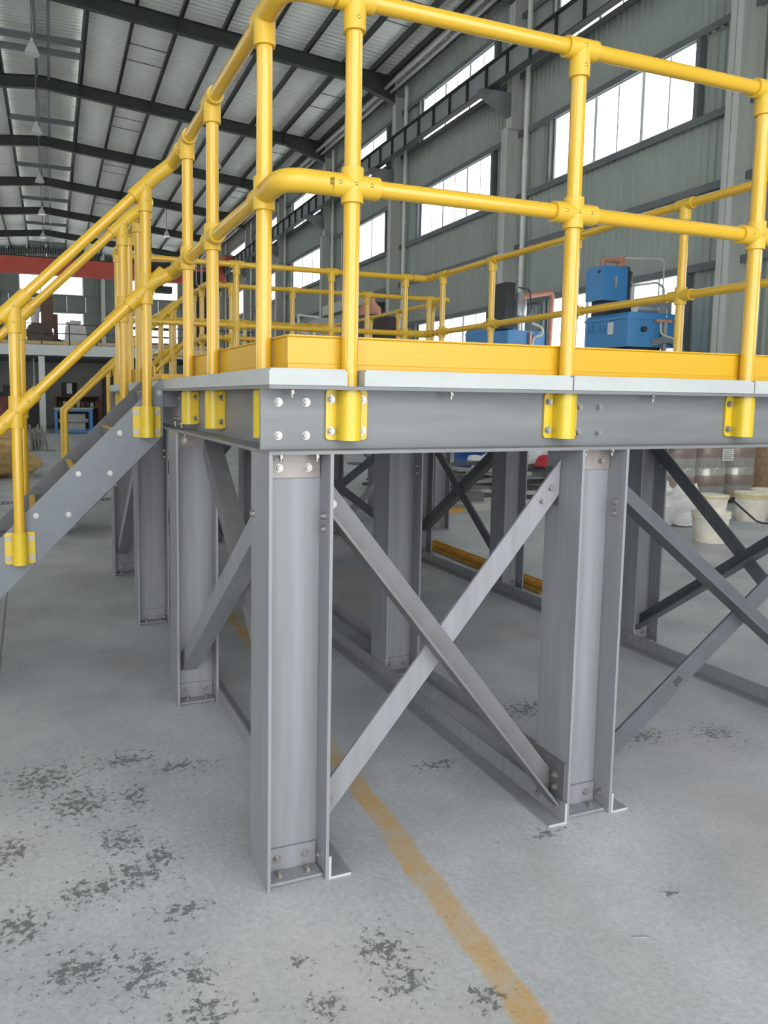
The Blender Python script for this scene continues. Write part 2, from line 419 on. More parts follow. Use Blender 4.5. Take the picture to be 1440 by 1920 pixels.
# left wall, out of the photograph
wl = empty('wall_left', (-12.1, 0, 0), BLD, kind='structure')
FL = Matrix.Rotation(PI, 4, 'Z')
for z0, z1 in bands:
    for i in range(25): sheet(wl, 2.88, z1-z0, BLD @ T(-12.1, V0+2.88*(i+1), z0) @ FL, CLAD)
for n in range(-2, 8):
    a = 11.93+BAY*n; b = 16.38+BAY*n; c = 19.13+BAY*n
    for z0, z1 in rows:
        wn_i += 1; window(wn_i, BLD @ T(-12.1, b, z0) @ FL, b-a, z1-z0, 2)
        sheet(wl, c-b, z1-z0, BLD @ T(-12.1, c, z0) @ FL, CLAD)

# unseen wall behind the camera, added to cut the front light to a doorway
wb_ = empty('wall_back_unseen', (0, V0, 0), BLD, kind='structure')
for i in range(8): sheet(wb_, 2.98, 7.6, BLD @ T(-12.1+2.98*i, V0, 6.4) @ RZ(-90), CLAD)
for u in (-12.1, -9.12, 5.78, 8.76): sheet(wb_, 2.98, 6.4, BLD @ T(u, V0, 0) @ RZ(-90), CLAD)
# roof
ce = empty('ceiling', (0, 20, 13), BLD, kind='structure')
UR = -.1
def zr(u): return 13.0-.095*abs(u-UR)
def raf(y0, y1, lo, hi):
    b = MB(); us = [-11.7, -9.6, UR, 9.5, 11.24]
    def dz(u): return 0 if abs(u) < 10 else -.38
    bot = [(u, zr(u)+dz(u)+lo if lo < .2 else zr(u)+lo) for u in us]; top = [(u, (zr(u)+dz(u)+hi) if hi < .2 else zr(u)+hi) for u in us]
    for i in range(4):
        q = [bot[i], bot[i+1], top[i+1], top[i]]
        b.prism(q, lambda u, z: (u, y0, z), lambda u, z: (u, y1, z))
    return b
rw = shared('rafter_web', lambda: raf(-.008, .008, .02, .44), SDARK)
rf = shared('rafter_flange', lambda: raf(-.11, .11, 0, .022), SDARK)
rf2 = shared('rafter_top_flange', lambda: raf(-.11, .11, .43, .45), SDARK)
rsm = shared('rafter_stiffener', lambda: MB().box(-.008, .008, -.1, .1, 0, .42), SDARK)
for n in range(0, 9):
    v = 10.6+BAY*n
    r = put('rafter', rw, ce, BLD @ T(0, v, 0)); put('flange', rf, r, BLD @ T(0, v, 0)); put('flange', rf2, r, BLD @ T(0, v, 0))
    for u in (-5.3, -2.6, 1.3, 3.9, 6.6, 9.4): put('stiffener', rsm, r, BLD @ T(u, v, zr(u)+.02))
pum = shared('purlin', lambda: MB().box(-.03, .03, 0, V1-V0, 0, .2).box(-.03, .06, 0, V1-V0, 0, .012), SDARK)
for u in (1.3, 2.65, 4.0, 5.35, 6.7, 8.05, 9.4, 10.4, 11.1, -1.5, -2.85, -4.2, -5.55, -6.9, -8.25, -9.6, -11): put('purlin', pum, ce, BLD @ T(u, V0, zr(u)+.45))
def rsheet(ua, ub, za, zb):
    n = 30; pts = []
    for i in range(n):
        y = BAY/n*i; p = BAY/n; pts += [(y, 0), (y+p*.55, 0), (y+p*.66, .03), (y+p*.9, .03)]
    pts.append((BAY, 0)); m = len(pts); b = MB()
    b.add([(ua, y, za+d) for y, d in pts]+[(ub, y, zb+d) for y, d in pts], [(i, i+1, m+i+1, m+i) for i in range(m-1)])
    return b
rsr = shared('roof_sheet_a', lambda: rsheet(1.25, 12.0, zr(1.25)+.66, zr(12)+.66), ROOF)
rsl = shared('roof_sheet_b', lambda: rsheet(-12.4, -1.45, zr(-12.4)+.66, zr(-1.45)+.66), ROOF)
rsc = shared('roof_sheet_c', lambda: rsheet(-1.75, 1.55, 13.72, 13.72), ROOF)
mon = shared('monitor_post', lambda: MB().box(-.05, .05, -.05, .05, 0, .21), SMID)
for n in range(-2, 8):
    v = 10.6+BAY*n
    put('roof_sheet', rsr, ce, BLD @ T(0, v, 0)); put('roof_sheet', rsl, ce, BLD @ T(0, v, 0)); put('roof_sheet', rsc, ce, BLD @ T(0, v, 0))
    for u in (1.3, -1.5):
        for k in (0, 3.6): put('monitor_post', mon, ce, BLD @ T(u, v+k, 13.5))
rdm = shared('ridge_beam', lambda: MB().box(-.32, -.22, V0, V1, 13.35, 13.6).box(.1, .2, V0, V1, 13.35, 13.6), SMID); put('ridge_beam', rdm, ce, BLD)
obj('monitor_rail', MB().box(1.2, 1.28, V0, V1, 13.45, 13.62).box(-1.5, -1.42, V0, V1, 13.45, 13.62), SMID, ce, BLD)
for ua, ub in ((2.7, 3.95), (9.45, 10.35), (-4.15, -2.9)):
    sg = shared('sag_rod_%d' % round(ua*10), lambda: MB().tube([(ua, 0, zr(ua)+.6), (ub, 0, zr(ub)+.6)], .014, 6), SDARK)
    for n in range(1, 8):
        for k in (2.9, 4.2): put('sag_rod', sg, ce, BLD @ T(0, 10.6+BAY*n+k, 0))
obj('cross_beam', MB().box(-1.5, 1.25, 0, .12, 13.25, 13.45), SMID, ce, BLD @ T(0, 28.6, 0))
for n in range(2, 8): put('cross_beam', bpy.data.objects['cross_beam'].data, ce, BLD @ T(0, 10.6+BAY*n+4.6, 0))
evm = MB(); evm.tube([(10.9, V0, 12.0), (10.9, V1, 12.0)], .06, 10); evm.tube([(11.1, V0, 11.9), (11.1, V1, 11.9)], .05, 10)
obj('eave_tube', evm, PALE, ce, BLD)

# hanging lamps
def lampm():
    b = MB(); b.lathe([(.21, 0), (.2, .03), (.11, .25), (.04, .34), (.04, .42)], n=16); return b
lamp_me = shared('shade', lampm, GLASSLAMP)
names = ['nearest', 'second', 'third', 'fourth', 'fifth']
def lamp(u, v, z, lab):
    e = empty('pendant_lamp', (u, v, z), BLD, label=lab, cat='lamp', group='pendant lamps of the hall')
    put('shade', lamp_me, e, BLD @ T(u, v, z))
    put('rod', shared('lamp_rod_%d' % round((zr(u)-z)*100), lambda: MB().tube([(0, 0, .4), (0, 0, zr(u)-z+.46)], .02, 8), SMID), e, BLD @ T(u, v, z))
ordn = ['first', 'second', 'third', 'fourth', 'fifth', 'sixth']
for i in range(5): lamp(-.31, 23.5+7.2*i, 10.75+.12*i, 'conical pendant lamp under the roof ridge, %s counted from the top of the photo' % ordn[i])
for i in range(4): lamp(6.7, 32.9+7.5*i, 11.05, 'conical pendant lamp over the window side aisle, %s counted from the top' % ordn[i])

# red bridge crane
cr = empty('bridge_crane', (0, 50, 8.65), BLD, label='red overhead bridge crane spanning the far end of the hall', cat='crane')
obj('girder', MB().box(-11.5, 10.4, 49.8, 50.3, 8.65, 9.62), CRANE, cr, BLD)
obj('girder_rail', MB().box(-11.5, 10.4, 50.0, 50.08, 9.62, 9.72), SDARK, cr, BLD)
obj('end_carriage', MB().box(10.3, 10.9, 48.2, 52, 9.97, 10.3).box(10.1, 10.6, 49.6, 50.5, 8.7, 10.0), CRANE, cr, BLD)
obj('hoist', MB().box(6.0, 7.1, 48.9, 49.9, 9.0, 9.7).box(6.2, 6.6, 48.9, 49.5, 8.2, 9.0), BLACK, cr, BLD)
obj('end_stop', MB().box(5.9, 7.2, 49.2, 49.8, 7.9, 8.3), SDARK, cr, BLD)

# ------------------------------------------------------------------ raised platforms of grey FRP profiles
HB, TB, ZD = 1.3345, 1.5348, 1.584
BW, CD, TF = .19, .20, .0105
col_me = shared('column', lambda: MB().box(0, TF, 0, BW, 0, HB).box(CD-TF, CD, 0, BW, 0, HB).box(TF, CD-TF, .09, .10, 0, HB), GREY)
bcl = shared('base_cleat', lambda: MB().box(.014, .186, .081, .09, .004, .085).box(.014, .186, .02, .081, .004, .013), GREY)
tcl = shared('top_cleat', lambda: MB().box(.014, .186, .081, .09, HB-.075, HB-.002), CLEAT)
def column(root, X, Y, detail=True, flange_bolts=True):
    c = put('column', col_me, root, T(X, Y, 0))
    if not detail: return c
    put('base_cleat', bcl, c, T(X, Y, 0)); put('top_cleat', tcl, c, T(X, Y, 0))
    for dx in (.055, .148):
        bolt(c, (X+dx, Y+.081, .052), (0, -1, 0)); bolt(c, (X+dx, Y+.081, HB-.045), (0, -1, 0))
        put('bolt', NUTM, c, T(X+dx-.005+.02*(dx > .1), Y+.045, HB)); bolt(c, (X+dx, Y+.052, .013), (0, 0, 1))
    if flange_bolts:
        for z in (1.145, 1.105): bolt(c, (X+CD-TF, Y+.045, z), (-1, 0, 0))
        bolt(c, (X+CD-TF, Y+.045, .06), (-1, 0, 0))
    return c
def ibeam_x(x0, x1, Y): return MB().box(x0, x1, Y, Y+BW, HB, HB+TF).box(x0, x1, Y, Y+BW, TB-TF, TB).box(x0, x1, Y+.09, Y+.10, HB+TF, TB-TF)
def ibeam_y(y0, y1, X): return MB().box(X, X+CD, y0, y1, HB, HB+TF).box(X, X+CD, y0, y1, TB-TF, TB).box(X+.09, X+.10, y0, y1, HB+TF, TB-TF)
def brace(root, p0, p1, n, leg_out=True, name='brace', wd=.078, t=.009, lower=True, m=None):
    """angle bar from p0 to p1; n: normal of the flat leg; the other leg stands out along n (leg_out) or away from it"""
    p0, p1, n = Vector(p0), Vector(p1), Vector(n); d = (p1-p0).normalized(); s = d.cross(n).normalized()
    if s.z > 0: s = -s            # s points down
    if not lower: s = -s
    k = n if leg_out else -n
    b = MB()
    h = Vector((d.x, d.y, 0)).normalized()
    def q(a, c, p): return p+s*a+n*c-d*(s.dot(h)*a/d.dot(h))
    def slab(a0, a1, c0, c1):
        pr = [(a0, c0), (a1, c0), (a1, c1), (a0, c1)]
        b.prism(pr, lambda a, c: q(a, c, p0), lambda a, c: q(a, c, p1))
    slab(-wd/2, wd/2, -t, 0)
    if leg_out: slab(wd/2-t, wd/2, 0, wd-t)
    else: slab(wd/2-t, wd/2, -wd, -t)
    return obj(name, b, m or GREY, root)
def angle_y(root, X, side, y0, y1):
    """floor angle running along Y, vertical leg on plane X, flat leg towards side"""
    x1 = X+.008*side; x2 = X+.075*side
    o = obj('base_angle', MB().box(X, x1, y0, y1, .0, .075).box(x1, x2, y0, y1, 0, .008), GREY, root)
    obj('cut_end', MB().box(X, x1, y0-.0015, y0, .0, .075).box(x1, x2, y0-.0015, y0, 0, .008), CUT, o)
    return o
def gusset(root, X, y0, y1, z0, z1, side, bolts):
    g = obj('gusset_plate', MB().box(X, X+.009*side, y0, y1, z0, z1), GREYD, root)
    for y, z in bolts: bolt(g, (X+.009*side, y, z), (side, 0, 0))
    return g

p1 = empty('access_platform', (1.5, 2.3, 0), label='grey framed raised platform with H-section columns and light grey deck, in front', cat='platform')
GX, GY = (0, 1.11, 2.80), (0, 1.49, 2.90, 4.39)
XR, YR = GX[2]+CD, GY[3]+BW
for X in GX:
    for Y in GY: column(p1, X, Y)
fb = obj('beam', ibeam_x(0, XR, 0), GREYB, p1)
for dx in (.055, .143):
    for z in (1.486, 1.386): bolt(fb, (dx, .09, z), (0, -1, 0))
for dx in (1.157, 1.245, 2.86, 2.94):
    for z in (1.478, 1.39): bolt(fb, (dx, .09, z), (0, -1, 0))
for dx in (.085, .62, 1.45, 2.2): put('bolt', NUTM, fb, T(dx, .05, TB-TF))
lb = obj('beam', ibeam_y(BW, 4.39, 0), GREYB, p1)
for y in (1.55, 1.72): put('bolt', NUTM, lb, T(.04, y, HB+TF+.03))
sp = obj('splice_plate', MB().box(.081, .09, 1.78, 2.02, HB+TF+.004, TB-TF-.004), CLEAT, p1)
for z in (1.49, 1.385): bolt(sp, (.081, 1.93, z), (-1, 0, 0)); bolt(sp, (.081, 1.83, z), (-1, 0, 0))
for X in GX[1:]: obj('beam', ibeam_y(BW+.001, 4.389, X), GREYB, p1)
obj('beam', ibeam_x(0, XR, GY[3]), GREYB, p1)
for Y in GY[1:3]:
    for a, b in ((GX[0]+.12, GX[1]+.08), (GX[1]+.12, GX[2]+.08)): obj('beam', MB().box(a, b, Y+.05, Y+.14, HB+.02, HB+.03).box(a, b, Y+.09, Y+.1, HB+.03, TB-.03), GREYB, p1)
# deck panels
sx = [(0.0, .241), (.2965, 1.056), (1.062, 1.888), (1.894, XR)]
sy = [0, .312, .967, 1.439, 2.27, 3.02, 3.77, YR]
for i, (a, b) in enumerate(sx):
    for j in range(len(sy)-1):
        aa = a
        bb = b
        if i == 0 and j > 0: bb = .266
        if i == 1 and j > 0: aa = .271
        obj('deck_panel', MB().box(aa, bb, sy[j]+.002, sy[j+1]-.002, TB+.001, ZD-.006).box(aa+.006, bb-.006, sy[j]+.008, sy[j+1]-.008, ZD-.006, ZD), DECK, p1)
# floor angles
angle_y(p1, CD, 1, 0, 4.55); angle_y(p1, GX[1], -1, 0, 4.55); angle_y(p1, GX[1]+CD, 1, 0, 4.55); angle_y(p1, GX[2], -1, 0, 4.55)
for Y in GY:
    for dy in (.04, .15):
        bolt(p1, (GX[1]-.008, Y+dy, .042), (-1, 0, 0)); bolt(p1, (GX[2]-.008, Y+dy, .042), (-1, 0, 0))
# braces: front, left side, right side, back, inner row
F_ = (0, -1, 0)
brace(p1, (1.103, .105, 1.235), (.207, .105, .17), F_, False)
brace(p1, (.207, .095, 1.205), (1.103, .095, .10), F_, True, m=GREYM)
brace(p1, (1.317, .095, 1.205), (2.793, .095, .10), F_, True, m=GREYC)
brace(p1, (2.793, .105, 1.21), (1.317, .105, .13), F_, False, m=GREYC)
L_ = (-1, 0, 0)
brace(p1, (.035, .103, 1.212), (.035, 1.578, .197), L_, False)
brace(p1, (.115, 1.42, 1.265), (.115, .103, .26), L_, False, lower=False, m=GREYM)
brace(p1, (.035, 3.05, 1.18), (.035, 4.43, .22), L_, False)
brace(p1, (.13, 4.4, 1.24), (.13, 3.05, .22), L_, False, lower=False, m=GREYM)
R_ = (-1, 0, 0)
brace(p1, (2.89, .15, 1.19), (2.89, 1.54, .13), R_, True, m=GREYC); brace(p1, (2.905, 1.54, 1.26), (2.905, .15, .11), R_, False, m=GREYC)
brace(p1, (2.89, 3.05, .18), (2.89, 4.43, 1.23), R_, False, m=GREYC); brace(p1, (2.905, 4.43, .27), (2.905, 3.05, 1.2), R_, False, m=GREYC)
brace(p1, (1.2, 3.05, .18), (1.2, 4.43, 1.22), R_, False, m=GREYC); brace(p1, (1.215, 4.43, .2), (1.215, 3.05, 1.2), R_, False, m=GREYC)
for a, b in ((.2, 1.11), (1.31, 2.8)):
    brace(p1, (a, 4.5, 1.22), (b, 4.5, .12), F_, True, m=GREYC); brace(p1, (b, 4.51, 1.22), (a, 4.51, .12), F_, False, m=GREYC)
gusset(p1, GX[1], .105, .188, 1.13, 1.262, -1, [(.15, 1.235), (.165, 1.165)])
gusset(p1, GX[1], .012, .186, .078, .215, -1, [(.155, .175), (.115, .165), (.06, .155), (.06, .11)])
g = gusset(p1, CD, .10, .188, 1.09, 1.25, 1, [(.15, 1.2)])
for y, z, x in ((.105-.0075, 1.18, 1.06), (.105-.0075, 1.135, 1.022)):
    pass
bolt(p1, (1.065, .105, 1.195), (0, -1, 0)); bolt(p1, (1.03, .105, 1.15), (0, -1, 0))
bolt(p1, (.235, .095, 1.172), (0, -1, 0)); bolt(p1, (.24, .105, .205), (0, -1, 0))
# marker pen number written on a brace
fc = bpy.data.curves.new('number_mark', 'FONT'); fc.body = '88.'; fc.size = .042; fc.extrude = .0002; fc.align_x = 'CENTER'; fc.align_y = 'CENTER'
fc.materials.append(INK)
put('number_mark', fc, p1, T(1.712, .1045, .413) @ Matrix.Rotation(PI/2, 4, 'X') @ RZ(36))
# bolt on the outer face of the corner column
bolt(p1, (0, .155, 1.145), (-1, 0, 0))

# ------------------------------------------------------------------ guard rail system
RT, RS = .0247, .0335
ZT, ZM = 2.643, 2.1215
def tee_mb():
    b = MB(); b.tube([(-.058, 0, 0), (.058, 0, 0)], RS, 20); b.tube([(0, 0, -.09), (0, 0, -.0)], RS, 20, rad=None); return b
def cross_mb():
    b = MB(); b.tube([(-.083, 0, 0), (.083, 0, 0)], RS, 20); b.tube([(0, 0, -.05), (0, 0, .05)], RS, 20); return b
TEE = shared('tee_fitting', tee_mb, YELF); CROSS = shared('cross_fitting', cross_mb, YELF)
def bracket_mb(d):
    b = MB(); w2, h, r = .0685, .154, .012
    pr = []
    for cx, cz, a0 in ((w2-r, 0+r, -90), (w2-r, h-r, 0), (-w2+r, h-r, 90), (-w2+r, r, 180)):
        for k in range(5):
            a = math.radians(a0+90*k/4); pr.append((cx+r*math.cos(a), cz+r*math.sin(a)))
    b.prism(pr, lambda x, z: (x, -.009, z), lambda x, z: (x, -.001, z))
    arc = [(-.035, -.008)]+[(-.035*math.cos(PI*k/14), -d+.0-.034*math.sin(PI*k/14)) for k in range(15)]+[(.035, -.008)]
    o = len(b.v)
    n = len(arc)
    vs_ = [(x, y, .0) for x, y in arc]+[(x, y, h-.006) for x, y in arc]
    b.add(vs_, [(i, i+1, n+i+1, n+i) for i in range(n-1)], True); b.add(vs_, [tuple(range(n-1, -1, -1)), tuple(range(n, 2*n))])
    b.tube([(0, -d, h-.008), (0, -d, h+.004)], .031, 20)
    return b
BRF = shared('base_bracket', lambda: bracket_mb(.033), YELB)
def base_bracket(root, x, y, ang, z=1.372):
    """x,y: point on the web face below the post, ang: 0 = faces -Y, -90 = faces -X"""
    M = T(x, y, z) @ RZ(ang); b = put('base_bracket', BRF, root, M)
    for dx in (-.052, .052):
        for dz in (.028, .124): put('bolt', BOLTM, b, M @ T(dx, -.009, dz) @ face((0, -1, 0)))
    return b
def post(root, x, y, z0, z1):
    k = 'post_%d' % round((z1-z0)*1000)
    return put('post', shared(k, lambda: MB().tube([(0, 0, 0), (0, 0, z1-z0)], RT, 20), YEL), root, T(x, y, z0))
def railpart(root, name, a, b): return obj(name, MB().tube([a, b], RT, 20), YEL, root)
def elbow(root, a, c, b, r=.085, rs=RS): return obj('elbow_fitting', MB().tube(fillet([a, c, b], r, 8), rs, 20), YELF, root)
def fit(root, me, x, y, z, ang, screws=False):
    M = T(x, y, z) @ RZ(ang); f = put(me.name.split('.')[0], me, root, M)
    if screws:
        for (sx_, sz) in screws: put('screw', SCREWM, f, M @ T(sx_, -RS+.001, sz) @ face((0, -1, 0)))
    return f
S3 = [(-.05, 0), (0, 0), (.05, 0)]; S2 = [(0, .0), (0, -.06)]
def toe_x(root, x0, x1, y, s, zb=ZD):
    pr = [(0, 0), (0, .016), (.0045, .019), (.0045, .094), (-.002, .098), (-.002, .102), (.013, .102), (.013, 0)]
    if s < 0: pr = [(-a, c) for a, c in reversed(pr)]
    return obj('toe_board', MB().prism(pr, lambda a, c: (x0, y+a, zb+c), lambda a, c: (x1, y+a, zb+c)), YELT, root)
def toe_y(root, y0, y1, x, s, zb=ZD):
    pr = [(0, 0), (0, .016), (.0045, .019), (.0045, .094), (-.002, .098), (-.002, .102), (.013, .102), (.013, 0)]
    if s < 0: pr = [(-a, c) for a, c in reversed(pr)]
    return obj('toe_board', MB().prism(pr, lambda a, c: (x+a, y0, zb+c), lambda a, c: (x+a, y1, zb+c)), YELT, root)

gr = empty('guard_railing', (.26, .037, ZD), label='yellow tube guard railing with toe boards around the front platform', cat='railing')
PO = .055; PX_ = .055
XE, YE = XR-PO, YR-PO
FX = (.2685, 1.070, 1.908, 2.74)
for i, x in enumerate(FX):
    post(gr, x, PO, 1.39, ZT); fit(gr, TEE, x, PO, ZT, 0, S2); fit(gr, CROSS, x, PO, ZM, 0, S3); base_bracket(gr, x+.004, .09, 0)
LYP = (.246, .955, 1.457)
for y in LYP:
    post(gr, PX_, y, 1.39, ZT); fit(gr, TEE, PX_, y, ZT, -90); fit(gr, CROSS, PX_, y, ZM, -90); base_bracket(gr, .09, y, -90)
LYP2 = (2.72, 3.12, 3.6, 4.34)
for y in LYP2:
    post(gr, PX_, y, 1.39, ZT); fit(gr, TEE, PX_, y, ZT, -90); fit(gr, CROSS, PX_, y, ZM, -90); base_bracket(gr, .09, y, -90)
for y in (.47, 1.412, 2.36, 3.4, 4.21):
    post(gr, XE, y, 1.39, ZT); fit(gr, TEE, XE, y, ZT, 90); fit(gr, CROSS, XE, y, ZM, 90, S3); base_bracket(gr, XR-.09, y, 90)
for x in (.3, 1.077, 1.965, 2.72):
    post(gr, x, YE, 1.39, ZT); fit(gr, TEE, x, YE, ZT, 180); fit(gr, CROSS, x, YE, ZM, 180); base_bracket(gr, x, GY[3]+.1, 180)
e = .14
for z, nm in ((ZT, 'top_rail'), (ZM, 'mid_rail')):
    railpart(gr, nm, (PX_+e, PO, z), (XE-e, PO, z)); railpart(gr, nm, (PX_, PO+e, z), (PX_, 1.62, z))
    railpart(gr, nm, (XE, PO+e, z), (XE, YE-e, z)); railpart(gr, nm, (PX_+e, YE, z), (XE-e, YE, z)); railpart(gr, nm, (PX_, 2.68, z), (PX_, YE-e, z))
    elbow(gr, (PX_, PO+e+.005, z), (PX_, PO, z), (PX_+e+.005, PO, z)); elbow(gr, (XE-e-.005, PO, z), (XE, PO, z), (XE, PO+e+.005, z))
    elbow(gr, (XE, YE-e-.005, z), (XE, YE, z), (XE-e-.005, YE, z)); elbow(gr, (PX_+e+.005, YE, z), (PX_, YE, z), (PX_, YE-e-.005, z))
ty = PO+RT+.001; tx = PX_+RT+.001
for a, b in zip((tx,)+FX, FX+(XE-RT-.016,)): toe_x(gr, a+.001, b-.001, ty, 1)
for a, b in zip((ty+.014,)+LYP[1:], LYP[1:]+(1.70,)): toe_y(gr, a+.001, b-.001, tx, 1)
toe_y(gr, 2.70, 3.58, tx, 1); toe_y(gr, 3.62, YE-RT-.02, tx, 1)
for a, b in ((ty+.02, 1.40), (1.42, 2.35), (2.37, 3.39), (3.41, YE-RT-.02)): toe_y(gr, a, b, XE-RT-.001, -1)
for a, b in ((tx+.02, 1.07), (1.09, 1.95), (1.98, XE-RT-.02)): toe_x(gr, a, b, YE-RT-.001, -1)

# ------------------------------------------------------------------ staircase
def zst(x): return 1.588+x
st = empty('staircase', (-.8, 2.2, 0), label='grey staircase with deep channel stringers leading up to the front platform', cat='stairs')
def stringer(root, y0, s, X0=0.0, zt=1.588, zbm=1.300, m=None):
    pr = [(X0, zbm+X0), (X0, ZD), (X0-.006, ZD), (-zt+.0, 0.0), (-zbm, 0.0)]
    b = MB(); ya, yb = y0, y0+.01*s
    f = (lambda x, z: (x, min(ya, yb), z), lambda x, z: (x, max(ya, yb), z))
    b.prism(pr, *f)
    t = .014; yc, ye = yb, y0+.055*s
    for pr2 in ([(X0-.01, zt+X0-.012-t), (X0-.01, zt+X0-.010), (-zt+.01, .0), (-zt+.01+t, .0)], [(X0, zbm+X0), (X0, zbm+X0+t), (-zbm-t, 0), (-zbm, 0)]):
        b.prism(pr2, lambda x, z: (x, min(yc, ye), z), lambda x, z: (x, max(yc, ye), z))
    return obj('stringer', b, m or GREYS, root)
s1 = stringer(st, 1.85, 1); s2 = stringer(st, 2.60, 1, m=GREYD)  # far stringer in a darker grey: its shade is put into the colour
trm = shared('tread', lambda: MB().box(-.112, .112, 0, .738, -.019, .019).box(-.11, -.1, .05, .69, -.05, -.019).box(.1, .11, .05, .69, -.05, -.019), GREYD)
nsm = shared('nosing', lambda: MB().box(-.114, -.085, 0.001, .737, .0185, .0215), NOSE)
clm = shared('tread_clip', lambda: MB().box(-.1, .1, 0, .008, -.06, -.019), GREYD)
for k in range(-4, 4):
    z = .905+.2*k; x = z-1.435
    t_ = put('tread', trm, st, T(x, 1.861, z)); put('nosing', nsm, t_, T(x, 1.861, z))
    put('tread_clip', clm, t_, T(x, 1.861, z)); put('tread_clip', clm, t_, T(x, 2.591, z))
    for dx in (-.085, .065): bolt(s1, (x+dx, 1.85, z+.008), (0, -1, 0)); bolt(s2, (x+dx, 2.60, z+.008), (0, -1, 0))
def stairtee(root, x, y, z):
    b = MB(); d = Vector((1, 0, 1)).normalized(); p = Vector((x, y, z))
    b.tube([p-d*.085, p+d*.085], RS+.001, 20); b.tube([p-Vector((0, 0, .125)), p], RS, 20)
    f = obj('stair_tee', b, YELF, root)
    for zz in (0, -.075): put('screw', SCREWM, f, T(x, y-RS+.001, z+zz) @ face((0, -1, 0)))
    return f
def staircross(root, x, y, z):
    b = MB(); d = Vector((1, 0, 1)).normalized(); p = Vector((x, y, z))
    b.tube([p-d*.125, p+d*.125], RS+.001, 20); b.tube([p-Vector((0, 0, .075)), p+Vector((0, 0, .075))], RS, 20)
    f = obj('stair_cross', b, YELF, root)
    for k in (-.075, 0, .075): put('screw', SCREWM, f, T(x+d.x*k, y-RS+.001, z+d.z*k) @ face((0, -1, 0)))
    return f
def stair_rail(name, lab, y, webside, yk, xs, x_end, far):
    r = empty(name, (xs[0], y, 1.2), label=lab, cat='railing')
    for x in xs:
        zb = zst(x)-.30
        post(r, x, y, zb+.12, 2.598+x); stairtee(r, x, y, 2.598+x); staircross(r, x, y, 2.106+x)
        base_bracket(r, x, webside, 0 if webside > y else 180, zb+.085)
    for h, nm in ((2.598, 'top_rail'), (2.106, 'mid_rail')):
        railpart(r, nm, (-.03, y, h-.03), (x_end, y, h+x_end))
        zz = ZT if nm == 'top_rail' else ZM
        obj('bend_fitting', MB().tube(fillet([(PX_, yk, zz), (PX_-.005, y+(-.02 if not far else .02), zz-.012), (-.045, y, h-.045)], .05, 8), RS, 20), YELF, r)
    return r
stair_rail('stair_railing', 'yellow stair railing on the near stringer, closest to the camera', 1.817, 1.85, 1.60, (-.082, -.69, -1.3), -1.42, False)
stair_rail('stair_railing', 'yellow stair railing on the far stringer of the front staircase', 2.643, 2.61, 2.74, (-.10, -.668, -1.3), -1.42, True)
# yellow nosing strip at the top of the stairs
obj('stair_nosing', MB().box(.0, .035, 1.88, 2.58, ZD+.001, ZD+.02), YELT, st)

# ------------------------------------------------------------------ second platform behind
p2 = empty('access_platform', (2.4, 7.2, 0), label='second grey platform with yellow rails standing behind the front one', cat='platform')
X2, Y2 = (1.0, 2.33, 3.66), (5.53, 7.2, 9.0)
for X in X2:
    for Y in Y2: column(p2, X, Y, detail=(Y < 6), flange_bolts=False)
obj('beam', ibeam_x(1.0, 3.86, 5.53), GREYB, p2); obj('beam', ibeam_x(1.0, 3.86, 9.0), GREYB, p2)
for X in X2: obj('beam', ibeam_y(5.73, 8.99, X), GREYB, p2)
for a, b in ((1.0, 1.95), (1.955, 2.9), (2.905, 3.86)):
    for c, d in ((5.53, 6.7), (6.705, 7.9), (7.905, 9.19)): obj('deck_panel', MB().box(a, b, c, d, TB+.001, ZD), DECK, p2)
for a, b in ((1.2, 2.33), (2.53, 3.66)):
    brace(p2, (a, 5.62, 1.2), (b, 5.62, .12), F_, True); brace(p2, (b, 5.635, 1.2), (a, 5.635, .12), F_, False)
g2 = empty('guard_railing', (2.4, 5.57, ZD), label='yellow tube guard railing on the second platform further back', cat='railing')
ZT2, ZM2 = 2.61, 2.09
xa, xb, ya, yb = 1.055, 3.805, 5.587, 9.135
def simple_posts(root, pts, ang):
    for x, y in pts:
        post(root, x, y, 1.40, ZT2); fit(root, TEE, x, y, ZT2, ang); fit(root, CROSS, x, y, ZM2, ang)
simple_posts(g2, [(1.3, ya), (1.95, ya), (2.8, ya), (3.55, ya), (1.3, yb), (2.4, yb), (3.5, yb)], 0)
simple_posts(g2, [(xb, 5.95), (xb, 6.85), (xb, 7.7), (xb, 8.5), (xa, 5.85), (xa, 6.25), (xa, 7.45), (xa, 8.4)], 90)
for z, nm in ((ZT2, 'top_rail'), (ZM2, 'mid_rail')):
    railpart(g2, nm, (xa+e, ya, z), (xb-e, ya, z)); railpart(g2, nm, (xb, ya+e, z), (xb, yb-e, z)); railpart(g2, nm, (xa+e, yb, z), (xb-e, yb, z))
    railpart(g2, nm, (xa, ya+e, z), (xa, 6.3, z)); railpart(g2, nm, (xa, 7.4, z), (xa, yb-e, z))
    elbow(g2, (xa, ya+e, z), (xa, ya, z), (xa+e, ya, z)); elbow(g2, (xb-e, ya, z), (xb, ya, z), (xb, ya+e, z)); elbow(g2, (xb, yb-e, z), (xb, yb, z), (xb-e, yb, z)); elbow(g2, (xa+e, yb, z), (xa, yb, z), (xa, yb-e, z))
toe_x(g2, 1.08, 3.78, 5.60, 1); toe_y(g2, 5.63, 9.1, 3.78, -1); toe_y(g2, 5.63, 6.3, 1.07, 1)
for (x, y) in ((1.3, ya), (1.95, ya), (2.8, ya), (3.55, ya)): base_bracket(g2, x, 5.62, 0)
